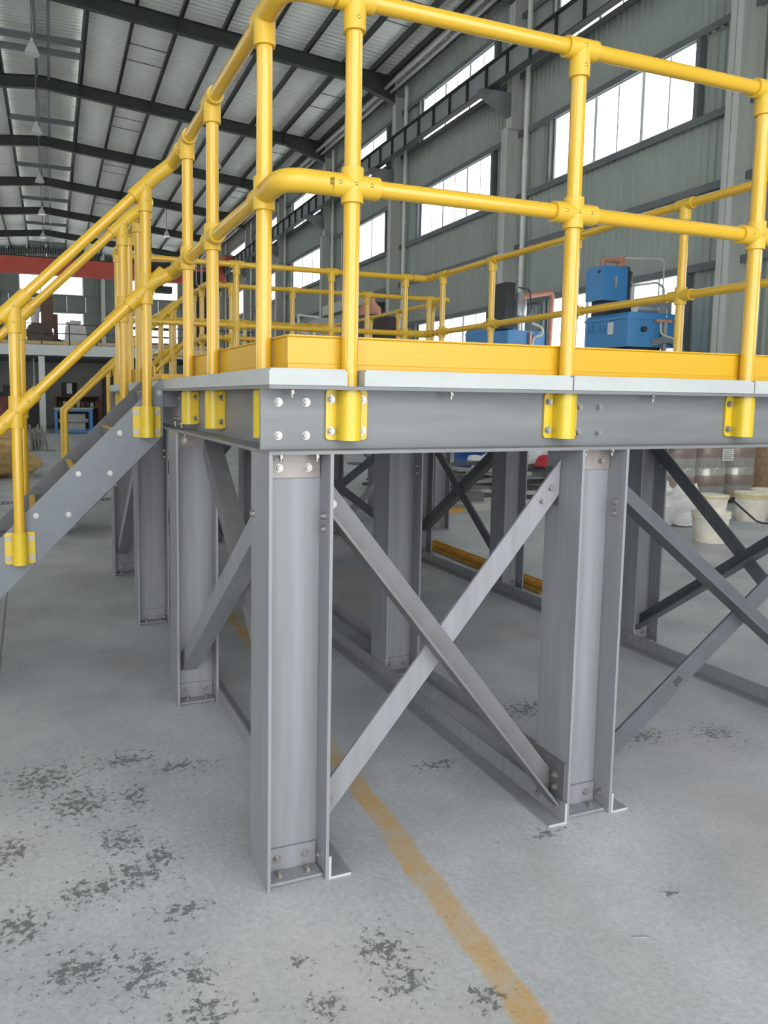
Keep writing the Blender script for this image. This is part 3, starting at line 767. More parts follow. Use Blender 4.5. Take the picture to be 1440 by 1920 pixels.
# its stairs, going down to the left
s2r = empty('staircase', (.2, 6.9, 0), label='second grey staircase going down from the platform further back', cat='stairs')
for y0, s in ((6.5, 1), (7.25, -1)):
    b = MB(); ya2, yb2 = min(y0, y0+.01*s), max(y0, y0+.01*s)
    b.prism([(1.0, 1.29), (1.0, ZD), (.99, ZD), (-.58, 0), (-.29, 0)], lambda x, z: (x, ya2, z), lambda x, z: (x, yb2, z))
    obj('stringer', b, GREY, s2r)
for k in range(7):
    z = .2+.2*k; obj('tread', MB().box(z-.42-.1, z-.42+.12, 6.512, 7.238, z-.018, z+.018), GREYD, s2r)
for y, lab in ((6.46, 'yellow stair railing of the second staircase, on the side nearer the camera'), (7.29, 'yellow stair railing of the second staircase, on the side away from the camera')):
    r = empty('stair_railing', (.3, y, 1), label=lab, cat='railing')
    for x in (.86, .25): post(r, x, y, x+.35, 1.59+x+.0)
    xe = -.27; post(r, xe, y, .1, 1.27)
    obj('top_rail', MB().tube(fillet([(1.02, y, ZT2), (.98, y, 2.58), (xe, y, 1.33), (xe, y, 1.2)], .05, 6), RT, 16), YEL, r)
    obj('mid_rail', MB().tube([(1.0, y, 2.10), (.25, y, 1.35)], RT, 16), YEL, r)
    stairtee(r, .86, y, 2.45); staircross(r, .86, y, 1.96); stairtee(r, .25, y, 1.84)

# ------------------------------------------------------------------ yellow bars lying on the floor
for i, (x, z) in enumerate(((3.03, 0), (3.085, 0), (3.14, 0), (3.06, .034), (3.115, .034))):
    M = T(x, 2.72+.05*(i % 3), z) @ RZ(-1.5-.3*(i % 2))
    put('floor_bar', shared('floor_bar', lambda: MB().box(0, .05, 0, 1.95, 0.001, .008).box(0, .006, 0, 1.95, .008, .033).box(.044, .05, 0, 1.95, .008, .033), YBAR), None, M,
        label='yellow channel bar on the floor behind the platform columns, '+('bottom layer nearest the columns', 'bottom layer in the middle', 'bottom layer furthest from the columns', 'upper layer nearer the columns', 'upper layer further from the columns')[i], cat='bar', group='yellow bars on the floor')

# ------------------------------------------------------------------ blue machines along the window wall
def cable(root, name, pts, r, m, ns=8): return obj(name, MB().tube(fillet(pts, .12, 5), r, ns), m, root, BLD)
m1 = empty('blue_machine', (10.3, 11.9, 0), BLD, label='blue machine with square upper cabinet and black column, beside the big wall column', cat='machine')
VF, VB = 11.35, 12.5
obj('lower_cabinet', MB().prism([(9.79, 2.5), (10.95, 2.5), (10.95, 3.08), (10.9, 3.12), (9.84, 3.12), (9.79, 3.06)], lambda u, z: (u, VF, z), lambda u, z: (u, VB, z)), BLUE, m1, BLD)
obj('cabinet_lip', MB().box(9.76, 10.98, VF-.02, VB+.02, 3.0, 3.05), BLUE, m1, BLD)
for u in (9.77, 10.9): obj('cabinet_rib', MB().box(u, u+.07, VF-.03, VF, 2.5, 3.0), BLUE, m1, BLD)
em = MB().box(9.775, 9.79, 11.72, 11.86, 2.74, 2.96)
em.prism([(11.79+.035*math.cos(k*PI/6), 2.85+.07*math.sin(k*PI/6)) for k in range(12)], lambda v, z: (9.768, v, z), lambda v, z: (9.776, v, z))
obj('emblem_plate', em, PAPER, m1, BLD)
def stroke(lt, v0, z0, v1, z1, t=.012):
    d = Vector((v1-v0, z1-z0)); n = Vector((-d.y, d.x)).normalized()*t
    lt.prism([(v0+n.x, z0+n.y), (v0-n.x, z0-n.y), (v1-n.x, z1-n.y), (v1+n.x, z1+n.y)], lambda v, z: (9.777, v, z), lambda v, z: (9.791, v, z))
vx = 12.42
LET = {'M': [(0, 0, 0, .14), (0, .14, .05, .05), (.05, .05, .1, .14), (.1, .14, .1, 0)], 'L': [(0, .14, 0, 0), (0, 0, .07, 0)], 'A': [(0, 0, .05, .14), (.05, .14, .1, 0), (.025, .05, .075, .05)], 'V': [(0, .14, .05, 0), (.05, 0, .1, .14)]}
for ch in 'MLAV':
    lt = MB()
    for s_ in LET[ch]: stroke(lt, vx-s_[0], 2.78+s_[1]*1.1, vx-s_[2], 2.78+s_[3]*1.1)
    obj('relief_letter', lt, BLUE, m1, BLD); vx -= .135
obj('upper_cabinet', MB().box(9.74, 10.3, 12.0, 12.5, 3.4, 4.03), BLUE, m1, BLD)
obj('cabinet_handle', MB().box(9.99, 10.03, 11.965, 12.0, 3.62, 3.84), STEELM, m1, BLD)
obj('keyhole', MB().tube([(9.72, 12.12, 3.93), (9.745, 12.12, 3.93)], .03, 10), BLACK, m1, BLD)
obj('black_column', MB().lathe([(.25, 3.36), (.25, 3.98), (.2, 4.02), (.2, 4.08), (.1, 4.1)], c=(10.42, 12.38, 0), n=22), BLACK, m1, BLD)
obj('neck', MB().box(9.85, 10.6, 12.05, 12.45, 3.12, 3.41), BLACK, m1, BLD)
cable(m1, 'copper_bend', [(9.95, 12.3, 4.02), (9.95, 12.3, 4.2), (10.38, 12.3, 4.2)], .05, SALM, 12)
obj('copper_stub', MB().lathe([(.08, 4.07), (.08, 4.28), (.03, 4.29)], c=(10.4, 12.34, 0), n=14), SALM, m1, BLD)
cable(m1, 'cream_cable', [(10.45, 12.3, 4.26), (10.7, 12.0, 4.22), (11.15, 12.0, 4.26), (11.15, 12.0, 3.6), (10.9, 11.6, 3.3), (10.62, 11.3, 3.05)], .014, CREAM)
cable(m1, 'cream_pipe', [(10.55, 12.15, 3.72), (10.95, 11.95, 3.78), (11.13, 11.95, 3.7), (11.13, 11.95, 3.3)], .022, CREAM)
obj('motor', MB().tube([(10.15, 11.6, 3.22), (10.65, 11.6, 3.22)], .1, 14).box(10.62, 10.9, 11.48, 11.72, 3.12, 3.34), STEELM, m1, BLD)
obj('round_port', MB().tube([(10.15, 11.31, 2.82), (10.15, 11.36, 2.82)], .055, 14), BLACK, m1, BLD)
for k in range(3): cable(m1, 'hose', [(10.35, 11.36, 2.62-.045*k), (10.55, 11.2, 2.66-.03*k), (10.85+.04*k, 11.2, 2.55), (10.95+.03*k, 11.25, 2.1), (10.9, 11.3, 1.5)], .028, HOSE)
cable(m1, 'white_hose', [(10.5, 11.3, 2.95), (10.45, 11.25, 2.72), (10.75, 11.2, 2.66), (10.78, 11.22, 2.2)], .018, CREAM)
obj('clamp', MB().box(10.38, 10.75, 11.28, 11.34, 2.95, 3.0), SALM, m1, BLD)
obj('strut', MB().box(10.55, 10.63, 11.27, 11.33, 2.2, 2.95), STEELM, m1, BLD)
obj('under_frame', MB().box(9.9, 10.7, 11.5, 12.3, 2.3, 2.5).box(9.85, 10.9, 11.4, 12.45, 2.1, 2.3), BLACK, m1, BLD)
for u in (9.95, 10.8):
    for v in (11.5, 12.35): obj('support_leg', MB().box(u-.05, u+.05, v-.05, v+.05, 0, 2.1), SMID, m1, BLD)
m2 = empty('blue_machine', (10.2, 16, 0), BLD, label='blue machine with tall black tower and copper pipe beside the white downpipe', cat='machine')
obj('upper_body', MB().box(9.7, 10.69, 15.1, 17.0, 2.3, 3.08), BLUE, m2, BLD)
obj('body_lid', MB().prism([(15.95, 3.08), (17.0, 3.08), (16.9, 3.22), (16.0, 3.22)], lambda v, z: (9.68, v, z), lambda v, z: (10.6, v, z)), BLUE, m2, BLD)
obj('support_frame', MB().box(9.85, 10.55, 15.25, 15.4, 0, 2.3).box(9.85, 10.55, 16.7, 16.85, 0, 2.3), SMID, m2, BLD)
obj('tower', MB().box(9.7, 9.95, 15.25, 15.8, 3.12, 4.16), BLACK, m2, BLD)
obj('steel_cylinder', MB().lathe([(.1, 3.05), (.1, 3.4), (.13, 3.42), (.13, 3.9), (.09, 3.95)], c=(10.12, 15.25, 0), n=16), STEELM, m2, BLD)
cable(m2, 'copper_pipe', [(10.1, 15.15, 3.84), (10.85, 15.1, 3.98), (10.78, 15.05, 2.6)], .06, SALM, 12)
cable(m2, 'cream_hose', [(10.3, 15.05, 3.25), (10.55, 15.0, 3.15), (10.55, 15.0, 2.98), (10.35, 15.05, 2.95), (10.33, 15.08, 2.7)], .032, CREAM)
cable(m2, 'black_cable', [(10.0, 15.2, 4.05), (10.2, 15.05, 4.0), (10.28, 15.05, 3.6), (10.18, 15.1, 3.4)], .014, BLACK)
obj('valve', MB().box(10.25, 10.3, 15.04, 15.1, 2.7, 3.05), SALM, m2, BLD)
cb_ = empty('blue_cabinet', (9.0, 11.1, 0), label='blue floor cabinet seen under the platform deck between two columns', cat='cabinet')
obj('body', MB().box(8.69, 9.6, 10.76, 11.5, .05, 1.3), BLUE, cb_); obj('plinth', MB().box(8.72, 9.57, 10.79, 11.47, 0, .05), BLACK, cb_)
obj('door', MB().box(8.73, 9.1, 10.745, 10.76, .1, 1.25), BLUE, cb_)
m3 = empty('black_machine', (9.5, 22.5, 0), BLD, label='dark machine column with an orange cone on top, seen between rail posts', cat='machine')
obj('column', MB().box(9.2, 9.8, 22.2, 23.0, 0, 4.1), BLACK, m3, BLD)
obj('cone', MB().lathe([(.36, 4.1), (.34, 4.35), (.16, 4.55), (.16, 4.7)], c=(9.5, 22.7, 0), n=16), SALM, m3, BLD)
obj('side_box', MB().box(9.1, 9.8, 21.2, 22.2, 0, 3.95), DARKR, m3, BLD)
m4 = empty('white_machine', (9.5, 27.5, 0), BLD, label='pale grey machine cabinet with pipe frame in the far aisle', cat='machine')
obj('cabinet', MB().box(9.1, 9.9, 26.3, 27.6, 0, 4.35), PALE, m4, BLD)
obj('pipe_frame', MB().tube([(9.5, 27.6, 4.5), (9.5, 30.2, 4.85), (9.5, 30.2, 3)], .04, 8).tube([(9.5, 27.6, 3.9), (9.5, 29.8, 4.1)], .06, 8).tube([(9.5, 28.6, 2.0), (9.5, 28.6, 4.1)], .09, 8).tube([(9.5, 29.2, 0), (9.5, 29.2, 4.0)], .05, 8), PIPEW, m4, BLD)
obj('tanks', MB().lathe([(.3, 2.5), (.34, 3.4), (.12, 3.9)], c=(9.3, 28.3, 0), n=14).box(9.1, 9.9, 27.6, 30, 0, 2.5), PALE, m4, BLD)
# galvanised roller shutter housing on the wall
sh = empty('roller_shutter', (11.3, 29, 0), BLD, label='galvanised roller shutter with long box housing on the window wall', cat='shutter')
obj('housing', MB().box(11.0, 11.5, 26.0, 31.6, 5.0, 5.4), GALV, sh, BLD)
for k in range(12): obj('slat', MB().box(11.3, 11.36, 26.4, 31.2, 2.0+.25*k, 2.0+.25*k+.235), GALV, sh, BLD)
for v in (26.3, 31.3): obj('guide_post', MB().box(11.2, 11.45, v-.06, v+.06, 0, 5.0), SMID, sh, BLD)

# ------------------------------------------------------------------ pallet of wrapped drums, sacks, buckets
pt = empty('pallet', (8.7, 6.9, 0), label='wooden pallet on the floor below the wrapped drums', cat='pallet')
for k in range(6): obj('board', MB().box(7.95, 9.75, 6.25+.24*k, 6.25+.24*k+.16, .10, .125), WOOD, pt)
for x in (7.98, 8.8, 9.63): obj('bearer', MB().box(x, x+.1, 6.25, 7.62, 0, .10), WOOD, pt)
def drum_mb():
    return MB().lathe([(.285, 0), (.295, .02), (.295, .40), (.285, .42)], n=28), MB().lathe([(.297, .14), (.299, .15), (.299, .29), (.297, .30)], n=28)
dm, dband = drum_mb(); dme = dm.mesh('drum', FILM); dbe = dband.mesh('drum_band', FILMR)
pos = ['left', 'middle', 'right']
for lay in range(3):
    for r_ in range(2):
        for k in range(3):
            x, y, z = 8.26+.6*k, 6.56+.6*r_, .126+.421*lay
            d = put('drum', dme, None, T(x, y, z), label='silver film-wrapped drum with brown band, %s layer, %s row, %s' % (('bottom', 'middle', 'top')[lay], ('front', 'rear')[r_], pos[k]), cat='drum', group='wrapped drums on the pallet')
            put('band', dbe, d, T(x, y, z))
            if lay == 1 and r_ == 0 and k == 1:
                lb_ = obj('paper_label', MB().box(x+.02, x+.24, y-.31, y-.305, z+.1, z+.28), PAPER, d)
                tx_ = MB()
                for q in range(5): tx_.box(x+.04, x+.22-.03*(q % 2), y-.311, y-.3095, z+.125+.03*q, z+.133+.03*q)
                obj('print', tx_, INK, lb_)
# crumpled film over the pile
def lump(cx, cy, cz, rx, ry, rz, seed, n=22, m=14, rough=.25, flat=True):
    rnd = random.Random(seed); ph = [(rnd.uniform(1, 4), rnd.uniform(1, 4), rnd.uniform(0, 6), rnd.uniform(0, 6)) for _ in range(6)]
    b = MB(); vs_ = []
    for i in range(m+1):
        t = PI*i/m
        for j in range(n):
            p = 2*PI*j/n; k = 1+rough*sum(math.sin(a*p*1.0+c)*math.sin(bb*t*2+d) for a, bb, c, d in [(round(q[0]), q[1], q[2], q[3]) for q in ph])/3
            x, y, z = math.sin(t)*math.cos(p)*k, math.sin(t)*math.sin(p)*k, math.cos(t)*k
            if flat: z = max(z, -.55)
            vs_.append((cx+rx*x, cy+ry*y, cz+rz*z))
    b.add(vs_, [(i*n+j, (i+1)*n+j, (i+1)*n+(j+1) % n, i*n+(j+1) % n) for i in range(m) for j in range(n)], True)
    return b
obj('plastic_film', lump(8.86, 6.9, 1.44, .95, .7, .10, 3, rough=.5), FILMT, label='crumpled clear plastic film lying over the wrapped drums', cat='film')
obj('plastic_film', lump(7.9, 6.3, .93, .2, .2, .14, 5, rough=.6), FILMT, label='crumpled plastic film bunched at the side of the drum stack', cat='film')
def bucket(x, y, z, r, h, lab, band=True):
    b = empty('bucket', (x, y, z), label=lab, cat='bucket', group='dirty white buckets')
    obj('body', MB().lathe([(r*.84, 0), (r*.86, .01), (r*.98, h*.86)], c=(x, y, z), n=24), BUCK, b)
    obj('rim', MB().lathe([(r*.98, h*.80), (r*1.04, h*.81), (r*1.04, h*.86), (r*.99, h*.87), (r*1.0, h*.93), (r*1.05, h*.94), (r*1.05, h), (r*.98, h)], c=(x, y, z), n=24), BUCKY if band else BUCK, b)
    obj('lid', MB().lathe([(r*.98, h*.995), (r*.97, h+.006), (r*.9, h+.008)], c=(x, y, z), n=24), BUCK, b)
    return b
bucket(6.22, 4.02, 0, .19, .33, 'dirty white bucket under another bucket, nearest the platform bracing', False)
bucket(6.22, 4.02, .338, .165, .17, 'bucket with yellow stained rim stacked on top of a dirty white bucket')
bucket(7.98, 4.98, 0, .20, .36, 'white bucket with yellow stained rim standing left of its twin')
bucket(8.45, 5.12, 0, .20, .37, 'white bucket partly cut off at the edge of the photo', False)
sp_ = empty('pallet', (8.3, 4.6, 0), label='small wooden pallet corner in front of the white buckets', cat='pallet')
for k in range(4): obj('board', MB().box(8.1, 9.0, 4.45+.16*k, 4.57+.16*k, .09, .115) if k < 2 else MB().box(8.75, 9.2, 4.45+.16*k, 4.57+.16*k, .09, .115), WOOD, sp_)
for x in (8.12, 8.55): obj('bearer', MB().box(x, x+.09, 4.45, 4.72, 0, .09), WOOD, sp_)
def sack(x, y, rx, ry, rz, seed, lab, m=BAGM): return obj('sack', lump(0, 0, 0, rx, ry, rz, seed), m, M=T(x, y, rz*.55), label=lab, cat='sack', group='white sacks by the drum pallet')
sack(6.86, 5.02, .30, .22, .30, 11, 'white woven sack slumped beside the nearest bucket')
sack(6.5, 5.05, .17, .16, .24, 12, 'small white sack half hidden behind the dark bracing')
sack(6.72, 5.5, .28, .2, .36, 13, 'pale sack leaning behind the other white sacks')
sack(7.15, 5.75, .25, .2, .3, 14, 'grey white sack in front of the drum pallet')
for i, (x, y, z) in enumerate(((9.9, 6.5, .45), (9.9, 6.5, .48))): pass
cr2 = empty('crate', (10.1, 6.6, 0), label='wooden crate with yellow slats at the edge of the photo', cat='crate')
for k in range(5): obj('slat', MB().box(9.82, 10.5, 6.2, 6.22, .06+.16*k, .16+.16*k), YBAR if k in (3,) else WOOD, cr2)
for x in (9.84, 10.44): obj('corner_post', MB().box(x, x+.05, 6.22, 6.8, 0, .86), WOOD, cr2)
cable_me = MB().tube(fillet([(6.9, 4.4, .42), (7.6, 4.55, .05), (8.6, 4.25, .012), (9.6, 4.2, .012)], .3, 6), .012, 8)
obj('floor_cable', cable_me, BLACK, label='thin dark cable running over the floor past the buckets', cat='cable')

# ------------------------------------------------------------------ scrap heap behind the platform
rnd = random.Random(21)
kinds = [(PALE, 'pale'), (SMID, 'grey'), (SLITE, 'light grey'), (GREYD, 'dark grey')]
def rect(x, y, a, ln, wd):
    c, d = math.cos(a), math.sin(a)
    return [Vector((x+c*i_*ln/2-d*k_*wd/2, y+d*i_*ln/2+c*k_*wd/2)) for i_, k_ in ((-1, -1), (1, -1), (1, 1), (-1, 1))]
def hit(A, B):
    for P, Q in ((A, B), (B, A)):
        for k in range(2):
            n = (P[k+1]-P[k]).normalized()
            a_, b_ = [p.dot(n) for p in P], [p.dot(n) for p in Q]
            if max(a_) < min(b_) or max(b_) < min(a_): return False
    return True
heap = []
for i in range(46):
    m_, cn = kinds[rnd.randrange(4)]
    x = rnd.uniform(5.0, 8.4); y = rnd.uniform(7.6, 9.8); ln = rnd.uniform(.8, 2.4); wd = rnd.choice((.05, .08, .12, .2))
    a = rnd.choice((-60, -20, 8, 15, 25, 12))+rnd.uniform(-8, 8)
    R_c = rect(x, y, math.radians(a), ln+.02, wd+.02); z = .001
    for R_o, zo in heap:
        if hit(R_c, R_o): z = max(z, zo+.0465)
    if z > .42: continue
    heap.append((R_c, z))
    put('profile_offcut', MB().box(-ln/2, ln/2, -wd/2, wd/2, 0, .006).box(-ln/2, ln/2, -wd/2, -wd/2+.006, .006, .045).box(-ln/2, ln/2, wd/2-.006, wd/2, .006, .045).mesh('profile_offcut', m_), None, T(x, y, z) @ RZ(a),
        label='%s %s profile offcut in the loose scrap heap behind the platform' % (('long' if ln > 1.7 else 'short' if ln < 1.2 else 'medium')+(' wide' if wd > .1 else ' narrow'), cn), cat='offcut', group='profile offcuts in the scrap heap')
def heap_top(x, y, r):
    q = [Vector((x-r, y-r)), Vector((x+r, y-r)), Vector((x+r, y+r)), Vector((x-r, y+r))]
    return max([0]+[zo+.045 for R_o, zo in heap if hit(q, R_o)])
for i, (x, y, rx, ry, rz) in enumerate(((5.5, 9.9, .4, .28, .3), (7.4, 8.9, .4, .26, .25), (8.4, 9.4, .3, .26, .3), (6.3, 11.1, .5, .3, .35), (7.5, 10.4, .4, .3, .25))):
    obj('scrap_bag', lump(0, 0, 0, rx, ry, rz, 40+i, rough=.5), BAGM, M=T(x, y, heap_top(x, y, rx*.6)+rz*.5), label='white crumpled scrap bag on the heap, %s counted from the dark columns' % ordn[i], cat='bag', group='scrap bags on the heap')
for i, (x, y, a) in enumerate(((4.75, 6.75, 8), (7.2, 7.7, 10))):
    put('wooden_batten', MB().box(-.3, .3, -.05, .05, 0, .05).mesh('wooden_batten', YBAR), None, T(x, y, 0) @ RZ(a), label=('yellow brown batten at the near edge of the scrap heap', 'yellow brown batten under the red helmet')[i], cat='batten')
put('sheet_stack', MB().box(-.6, .6, -.25, .25, 0, .10).mesh('sheet_stack', PALE), None, T(5.35, 7.0, 0) @ RZ(6), label='pale grey panel stack lying at the near edge of the scrap heap', cat='panel')
put('grey_channel', MB().box(-.3, .3, -.06, .06, 0, .01).box(-.3, .3, -.06, -.05, .01, .12).box(-.3, .3, .05, .06, .01, .12).mesh('grey_channel', GREYD), None, T(4.95, 7.05, .102) @ RZ(-12), label='short dark grey channel lying on the pale panels', cat='channel')
hm = MB().lathe([(.16, 0), (.145, .03), (.135, .09), (.1, .15), (.04, .18)], c=(0, 0, 0), n=20)
obj('helmet', hm, REDP, M=T(7.0, 7.95, heap_top(7.0, 7.95, .12)), label='red round helmet lying on the scrap heap', cat='helmet')
def bdrum(x, y, lab, h=.85, r=.29):
    d = empty('plastic_drum', (x, y, 0), label=lab, cat='drum')
    obj('body', MB().lathe([(r*.94, 0), (r, .04), (r, h*.32), (r*1.03, h*.34), (r, h*.36), (r, h*.64), (r*1.03, h*.66), (r, h*.68), (r, h-.06), (r*.9, h)], c=(x, y, 0), n=24), BLUED, d)
    obj('label', MB().box(x-.1, x+.06, y-r-.006, y-r+.002, h*.42, h*.6), PAPER, d)
bdrum(7.95, 11.75, 'blue plastic drum with a small white label by the scrap heap', .62, .3)

# ------------------------------------------------------------------ mezzanine at the far end
mz = empty('mezzanine', (0, 33.8, 0), BLD, label='white beamed mezzanine floor with brown handrail at the far end', cat='mezzanine')
obj('front_beam', MB().box(-9, 8.5, 33.75, 33.9, 3.1, 3.53), MEZW, mz, BLD)
obj('beam_frame_mark', MB().box(.9, 1.55, 33.745, 33.75, 3.2, 3.21).box(.9, 1.55, 33.745, 33.75, 3.44, 3.45).box(.9, .91, 33.745, 33.75, 3.2, 3.45).box(1.54, 1.55, 33.745, 33.75, 3.2, 3.45), SMID, mz, BLD)
obj('floor_slab', MB().box(-9, 8.5, 33.9, 40, 3.35, 3.53), PARTW, mz, BLD)
for k in range(8): obj('joist', MB().box(-9, 8.5, 34.5+.7*k, 34.6+.7*k, 3.05, 3.35), SMID, mz, BLD)
for u in (-6.5, -.38, 5.6):
    obj('post', MB().box(u-.12, u+.12, 33.72, 33.74, 0, 3.06).box(u-.12, u+.12, 33.92, 33.94, 0, 3.06).box(u-.01, u+.01, 33.74, 33.92, 0, 3.06), MEZW, mz, BLD)
    obj('cap_plate', MB().box(u-.3, u+.3, 33.7, 33.96, 3.06, 3.1), SMID, mz, BLD)
obj('kick_board', MB().box(-9, 8.5, 33.74, 33.76, 3.55, 3.68), WOODY, mz, BLD)
for z in (4.0, 4.38): obj('rail', MB().tube([(-9, 33.75, z), (8.5, 33.75, z)], .022, 8), RUSTP, mz, BLD)
for k in range(17): obj('baluster', MB().box(-9+1.08*k-.025, -9+1.08*k+.025, 33.72, 33.77, 3.53, 4.38), RUSTP, mz, BLD)
bl = empty('blower', (-.4, 35, 3.53), BLD, label='brown fan blower with upright duct standing on the mezzanine', cat='blower')
pr = [(-1.03, 4.06), (-.88, 3.75), (-.7, 3.63), (.05, 3.63), (.15, 3.85), (.05, 4.3), (-.2, 4.48), (-.6, 4.5), (-.85, 4.4)]
obj('housing', MB().prism(pr, lambda u, z: (u, 34.8, z), lambda u, z: (u, 35.3, z)), FANB, bl, BLD)
obj('hub', MB().tube([(-.15, 34.74, 4.07), (-.15, 34.8, 4.07)], .09, 14), BLACK, bl, BLD)
obj('duct', MB().box(-.36, .12, 34.9, 35.3, 4.3, 5.6).box(.12, .3, 35.0, 35.3, 3.6, 4.9), DUCTB, bl, BLD)
obj('feet', MB().box(-.9, .3, 34.85, 34.95, 3.53, 3.63).box(-.9, .3, 35.15, 35.25, 3.53, 3.63), FANB, bl, BLD)
obj('motor', MB().tube([(.3, 35.0, 3.71), (.3, 35.4, 3.71)], .16, 12), DARKR, bl, BLD)
obj('hopper_cone', MB().lathe([(.16, 4.4), (.22, 5.6), (.24, 5.62)], c=(-.62, 35.75, 0), n=16).lathe([(.14, 3.53), (.14, 4.4)], c=(-.62, 35.75, 0), n=16), MEZW, M=BLD, label='white tapered duct standing behind the brown blower', cat='duct')
obj('bulk_bag', MB().prism([(.52, 3.53), (1.5, 3.53), (1.4, 4.42), (1.0, 4.5), (.6, 4.42)], lambda u, z: (u, 34.7, z), lambda u, z: (u, 35.6, z)), BAGM, M=BLD, label='white bulk bag standing on the mezzanine beside the blower', cat='bag')
obj('bag_top', lump(.95, 35.1, 4.53, .3, .3, .12, 9, rough=.6), BAGM, bpy.data.objects['bulk_bag'], BLD)
rk = empty('steel_rack', (4.2, 36, 3.53), BLD, label='red brown steel rack standing on the mezzanine behind the yellow posts', cat='rack')
for u in (3.3, 4.0, 4.7, 5.4): obj('upright', MB().box(u-.04, u+.04, 36, 36.08, 3.53, 5.2), RACKR, rk, BLD)
for z in (3.8, 4.15, 4.5, 4.85): obj('shelf', MB().box(3.3, 5.4, 35.9, 36.5, z, z+.04), RACKR, rk, BLD)
hb = empty('control_box', (6.3, 34, 0), BLD, label='dark purple tall cabinet beside the mezzanine with looping cables', cat='cabinet')
obj('cabinet', MB().box(5.9, 6.75, 34.0, 34.8, 3.53, 6.9), DARKR, hb, BLD)
for k in range(3): obj('cable_loop', MB().tube(fillet([(6.0+.25*k, 33.9, 7.2), (6.0+.25*k, 33.9, 6.3), (6.2+.25*k, 33.9, 6.3), (6.2+.25*k, 33.9, 7.2)], .1, 4), .02, 6), CREAM, hb, BLD)
# under the mezzanine
obj('partition', MB().box(-12, 9.5, 39.9, 40, 0, 3.35), PARTW, M=BLD, kind='structure', label='grey partition under the mezzanine')
def boxthing(name, lab, cat, m, *bx):
    b = MB()
    for q in bx: b.box(*q)
    return obj(name, b, m, M=BLD, label=lab, cat=cat)
dk = empty('oil_drum', (.72, 36, 1.5), BLD, label='black drum with white label on the workshop shelf under the mezzanine', cat='drum')
obj('body', MB().lathe([(.32, 1.46), (.33, 1.5), (.33, 2.0), (.31, 2.04)], c=(.72, 36, 0), n=18), BLACK, dk, BLD)
obj('label', MB().box(.6, .82, 35.64, 35.665, 1.55, 2.0), PAPER, dk, BLD)
sf = empty('workshop_shelf', (1, 36.2, 0), BLD, label='red brown workshop shelf under the mezzanine', cat='shelf')
for z in (.9, 1.4): obj('shelf_board', MB().box(.1, 2.0, 35.7, 36.7, z, z+.06), RACKR, sf, BLD)
for u in (.1, 1.92):
    for v in (35.7, 36.62): obj('upright', MB().box(u, u+.08, v, v+.08, 0, 1.46), RACKR, sf, BLD)
obj('back_panel', MB().box(.1, 2.0, 36.7, 36.75, 0, 1.4), DARKR, sf, BLD)
for i in range(9):
    u = .25+.19*i; h = rnd.uniform(.12, .3)
    boxthing('tool_box', '%s small dark box on the workshop shelf counted from the white post' % (ordn+['seventh', 'eighth', 'ninth'])[i], 'box', (DARKR, PALE, RACKR)[i % 3], (u, u+.14, 35.75, 36.0, .96, .96+h))
cg = empty('machine_cage', (.75, 31.5, 0), BLD, label='blue steel frame cage standing on the floor before the mezzanine', cat='cage')
for u in (.07, 1.36):
    for v in (31.3, 32.3): obj('upright', MB().box(u, u+.1, v, v+.1, 0, .95), BLUE, cg, BLD)
for z in (.04, .86):
    for v in (31.3, 32.3): obj('rail', MB().box(.07, 1.46, v+.02, v+.08, z, z+.09), BLUE, cg, BLD)
    for u in (.09, 1.38): obj('rail', MB().box(u, u+.06, 31.3, 32.4, z, z+.09), BLUE, cg, BLD)
obj('core', MB().box(.3, 1.2, 31.6, 32.1, .13, .75).tube([(.2, 31.55, .5), (1.3, 31.55, .5)], .08, 10), PALE, cg, BLD)
obj('top_tray', MB().box(.05, 1.5, 31.28, 32.42, .95, .99), PALE, cg, BLD)
boxthing('press_machine', 'dark brown press machine under the mezzanine behind the blue cage', 'machine', DARKR, (2.1, 3.5, 35, 36, 0, 2.2), (2.2, 3.2, 35.1, 35.9, 2.2, 2.7))
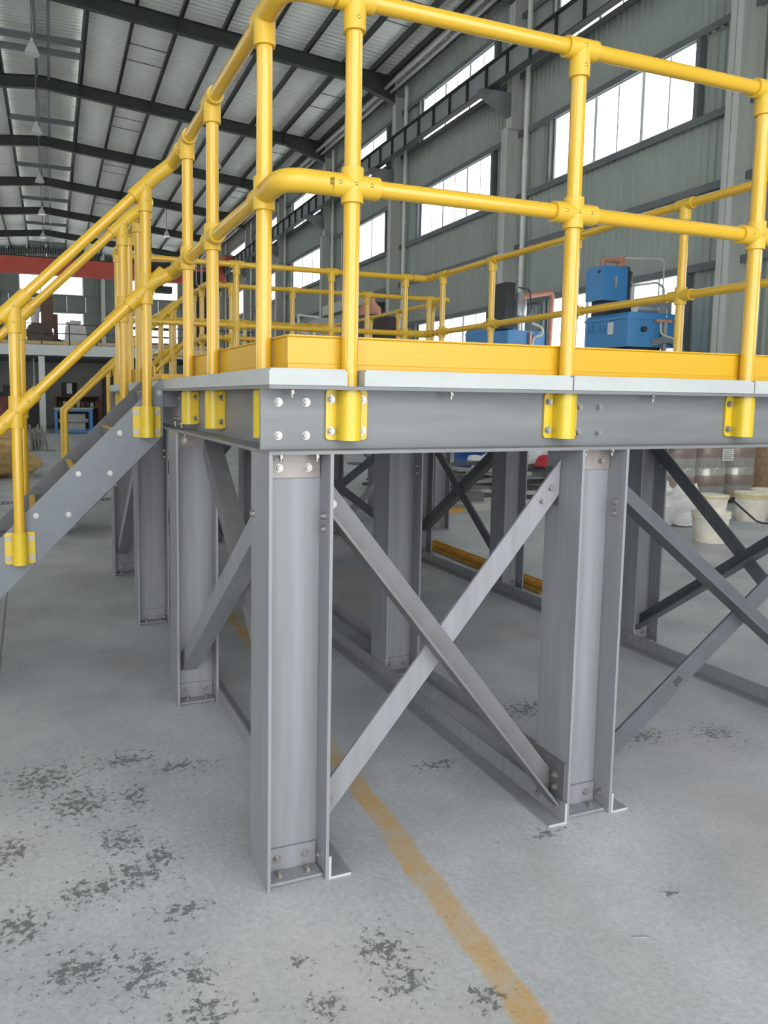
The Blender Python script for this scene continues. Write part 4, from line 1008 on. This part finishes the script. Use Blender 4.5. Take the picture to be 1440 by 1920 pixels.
boxthing('dark_cabinet', 'near-black cabinet under the mezzanine left of the white post', 'cabinet', BLACK, (-2.2, -.6, 36, 37, 0, 1.6), (-2.0, -1.4, 36, 37, 1.6, 1.9))
boxthing('red_machine', 'dull red machine at the very edge of the photo under the mezzanine', 'machine', RACKR, (-2.6, -1.55, 32, 33, 0, 1.4))
boxthing('white_tube_lamp', 'upright white fluorescent tube under the mezzanine', 'lamp', PAPER, (-.75, -.68, 35.5, 35.56, 1.4, 2.2), (-.74, -.69, 35.51, 35.55, 2.2, 3.35))
# straw coloured heap and wire bundle at the left
obj('fibre_heap', lump(0, 0, 0, .55, .5, .5, 31, rough=.8, n=40, m=24), STRAW, M=T(-1.3, 12.9, .275), label='straw coloured heap of loose fibre on the floor behind the stair', cat='heap', kind='stuff')
wb = MB()
for k in range(60):
    a = rnd.uniform(0, 6.28); r_ = rnd.uniform(0, .35); x, y = math.cos(a)*r_, math.sin(a)*r_*.6
    wb.tube([(x, y, .02), (x+rnd.uniform(-.12, .12), y+rnd.uniform(-.1, .1), rnd.uniform(.3, .75))], .012, 5)
wb.box(-.45, .45, -.3, .3, 0, .03)
obj('fibre_bundle', wb, WIRE, M=T(-.45, 19.5, 0), label='bundle of upright grey fibre ends on a dark tray', cat='bundle', kind='stuff')
# slotted drain covers in the floor
for i, (x0, x1, yy) in enumerate(((-2.2, .9, 9.3),)):
    dr = empty('floor_drain', (x0, yy, 0), label='slotted iron drain cover set across the floor behind the stair', cat='drain')
    obj('frame', MB().box(x0, x1, yy-.13, yy-.1, .0005, .006).box(x0, x1, yy+.1, yy+.13, .0005, .006), DRAIN, dr)
    for k in range(int((x1-x0)/.06)): obj('bar', MB().box(x0+.06*k, x0+.06*k+.028, yy-.1, yy+.1, .0005, .006), DRAIN, dr) if k < 60 else None
# small metal strip on the floor in front
obj('metal_strip', MB().box(-.024, .024, -.0015, .0015, 0, .002), STEELM, M=T(.93, -.55, 0) @ RZ(-20), label='tiny shiny metal strip lying on the bare concrete in front', cat='strip')
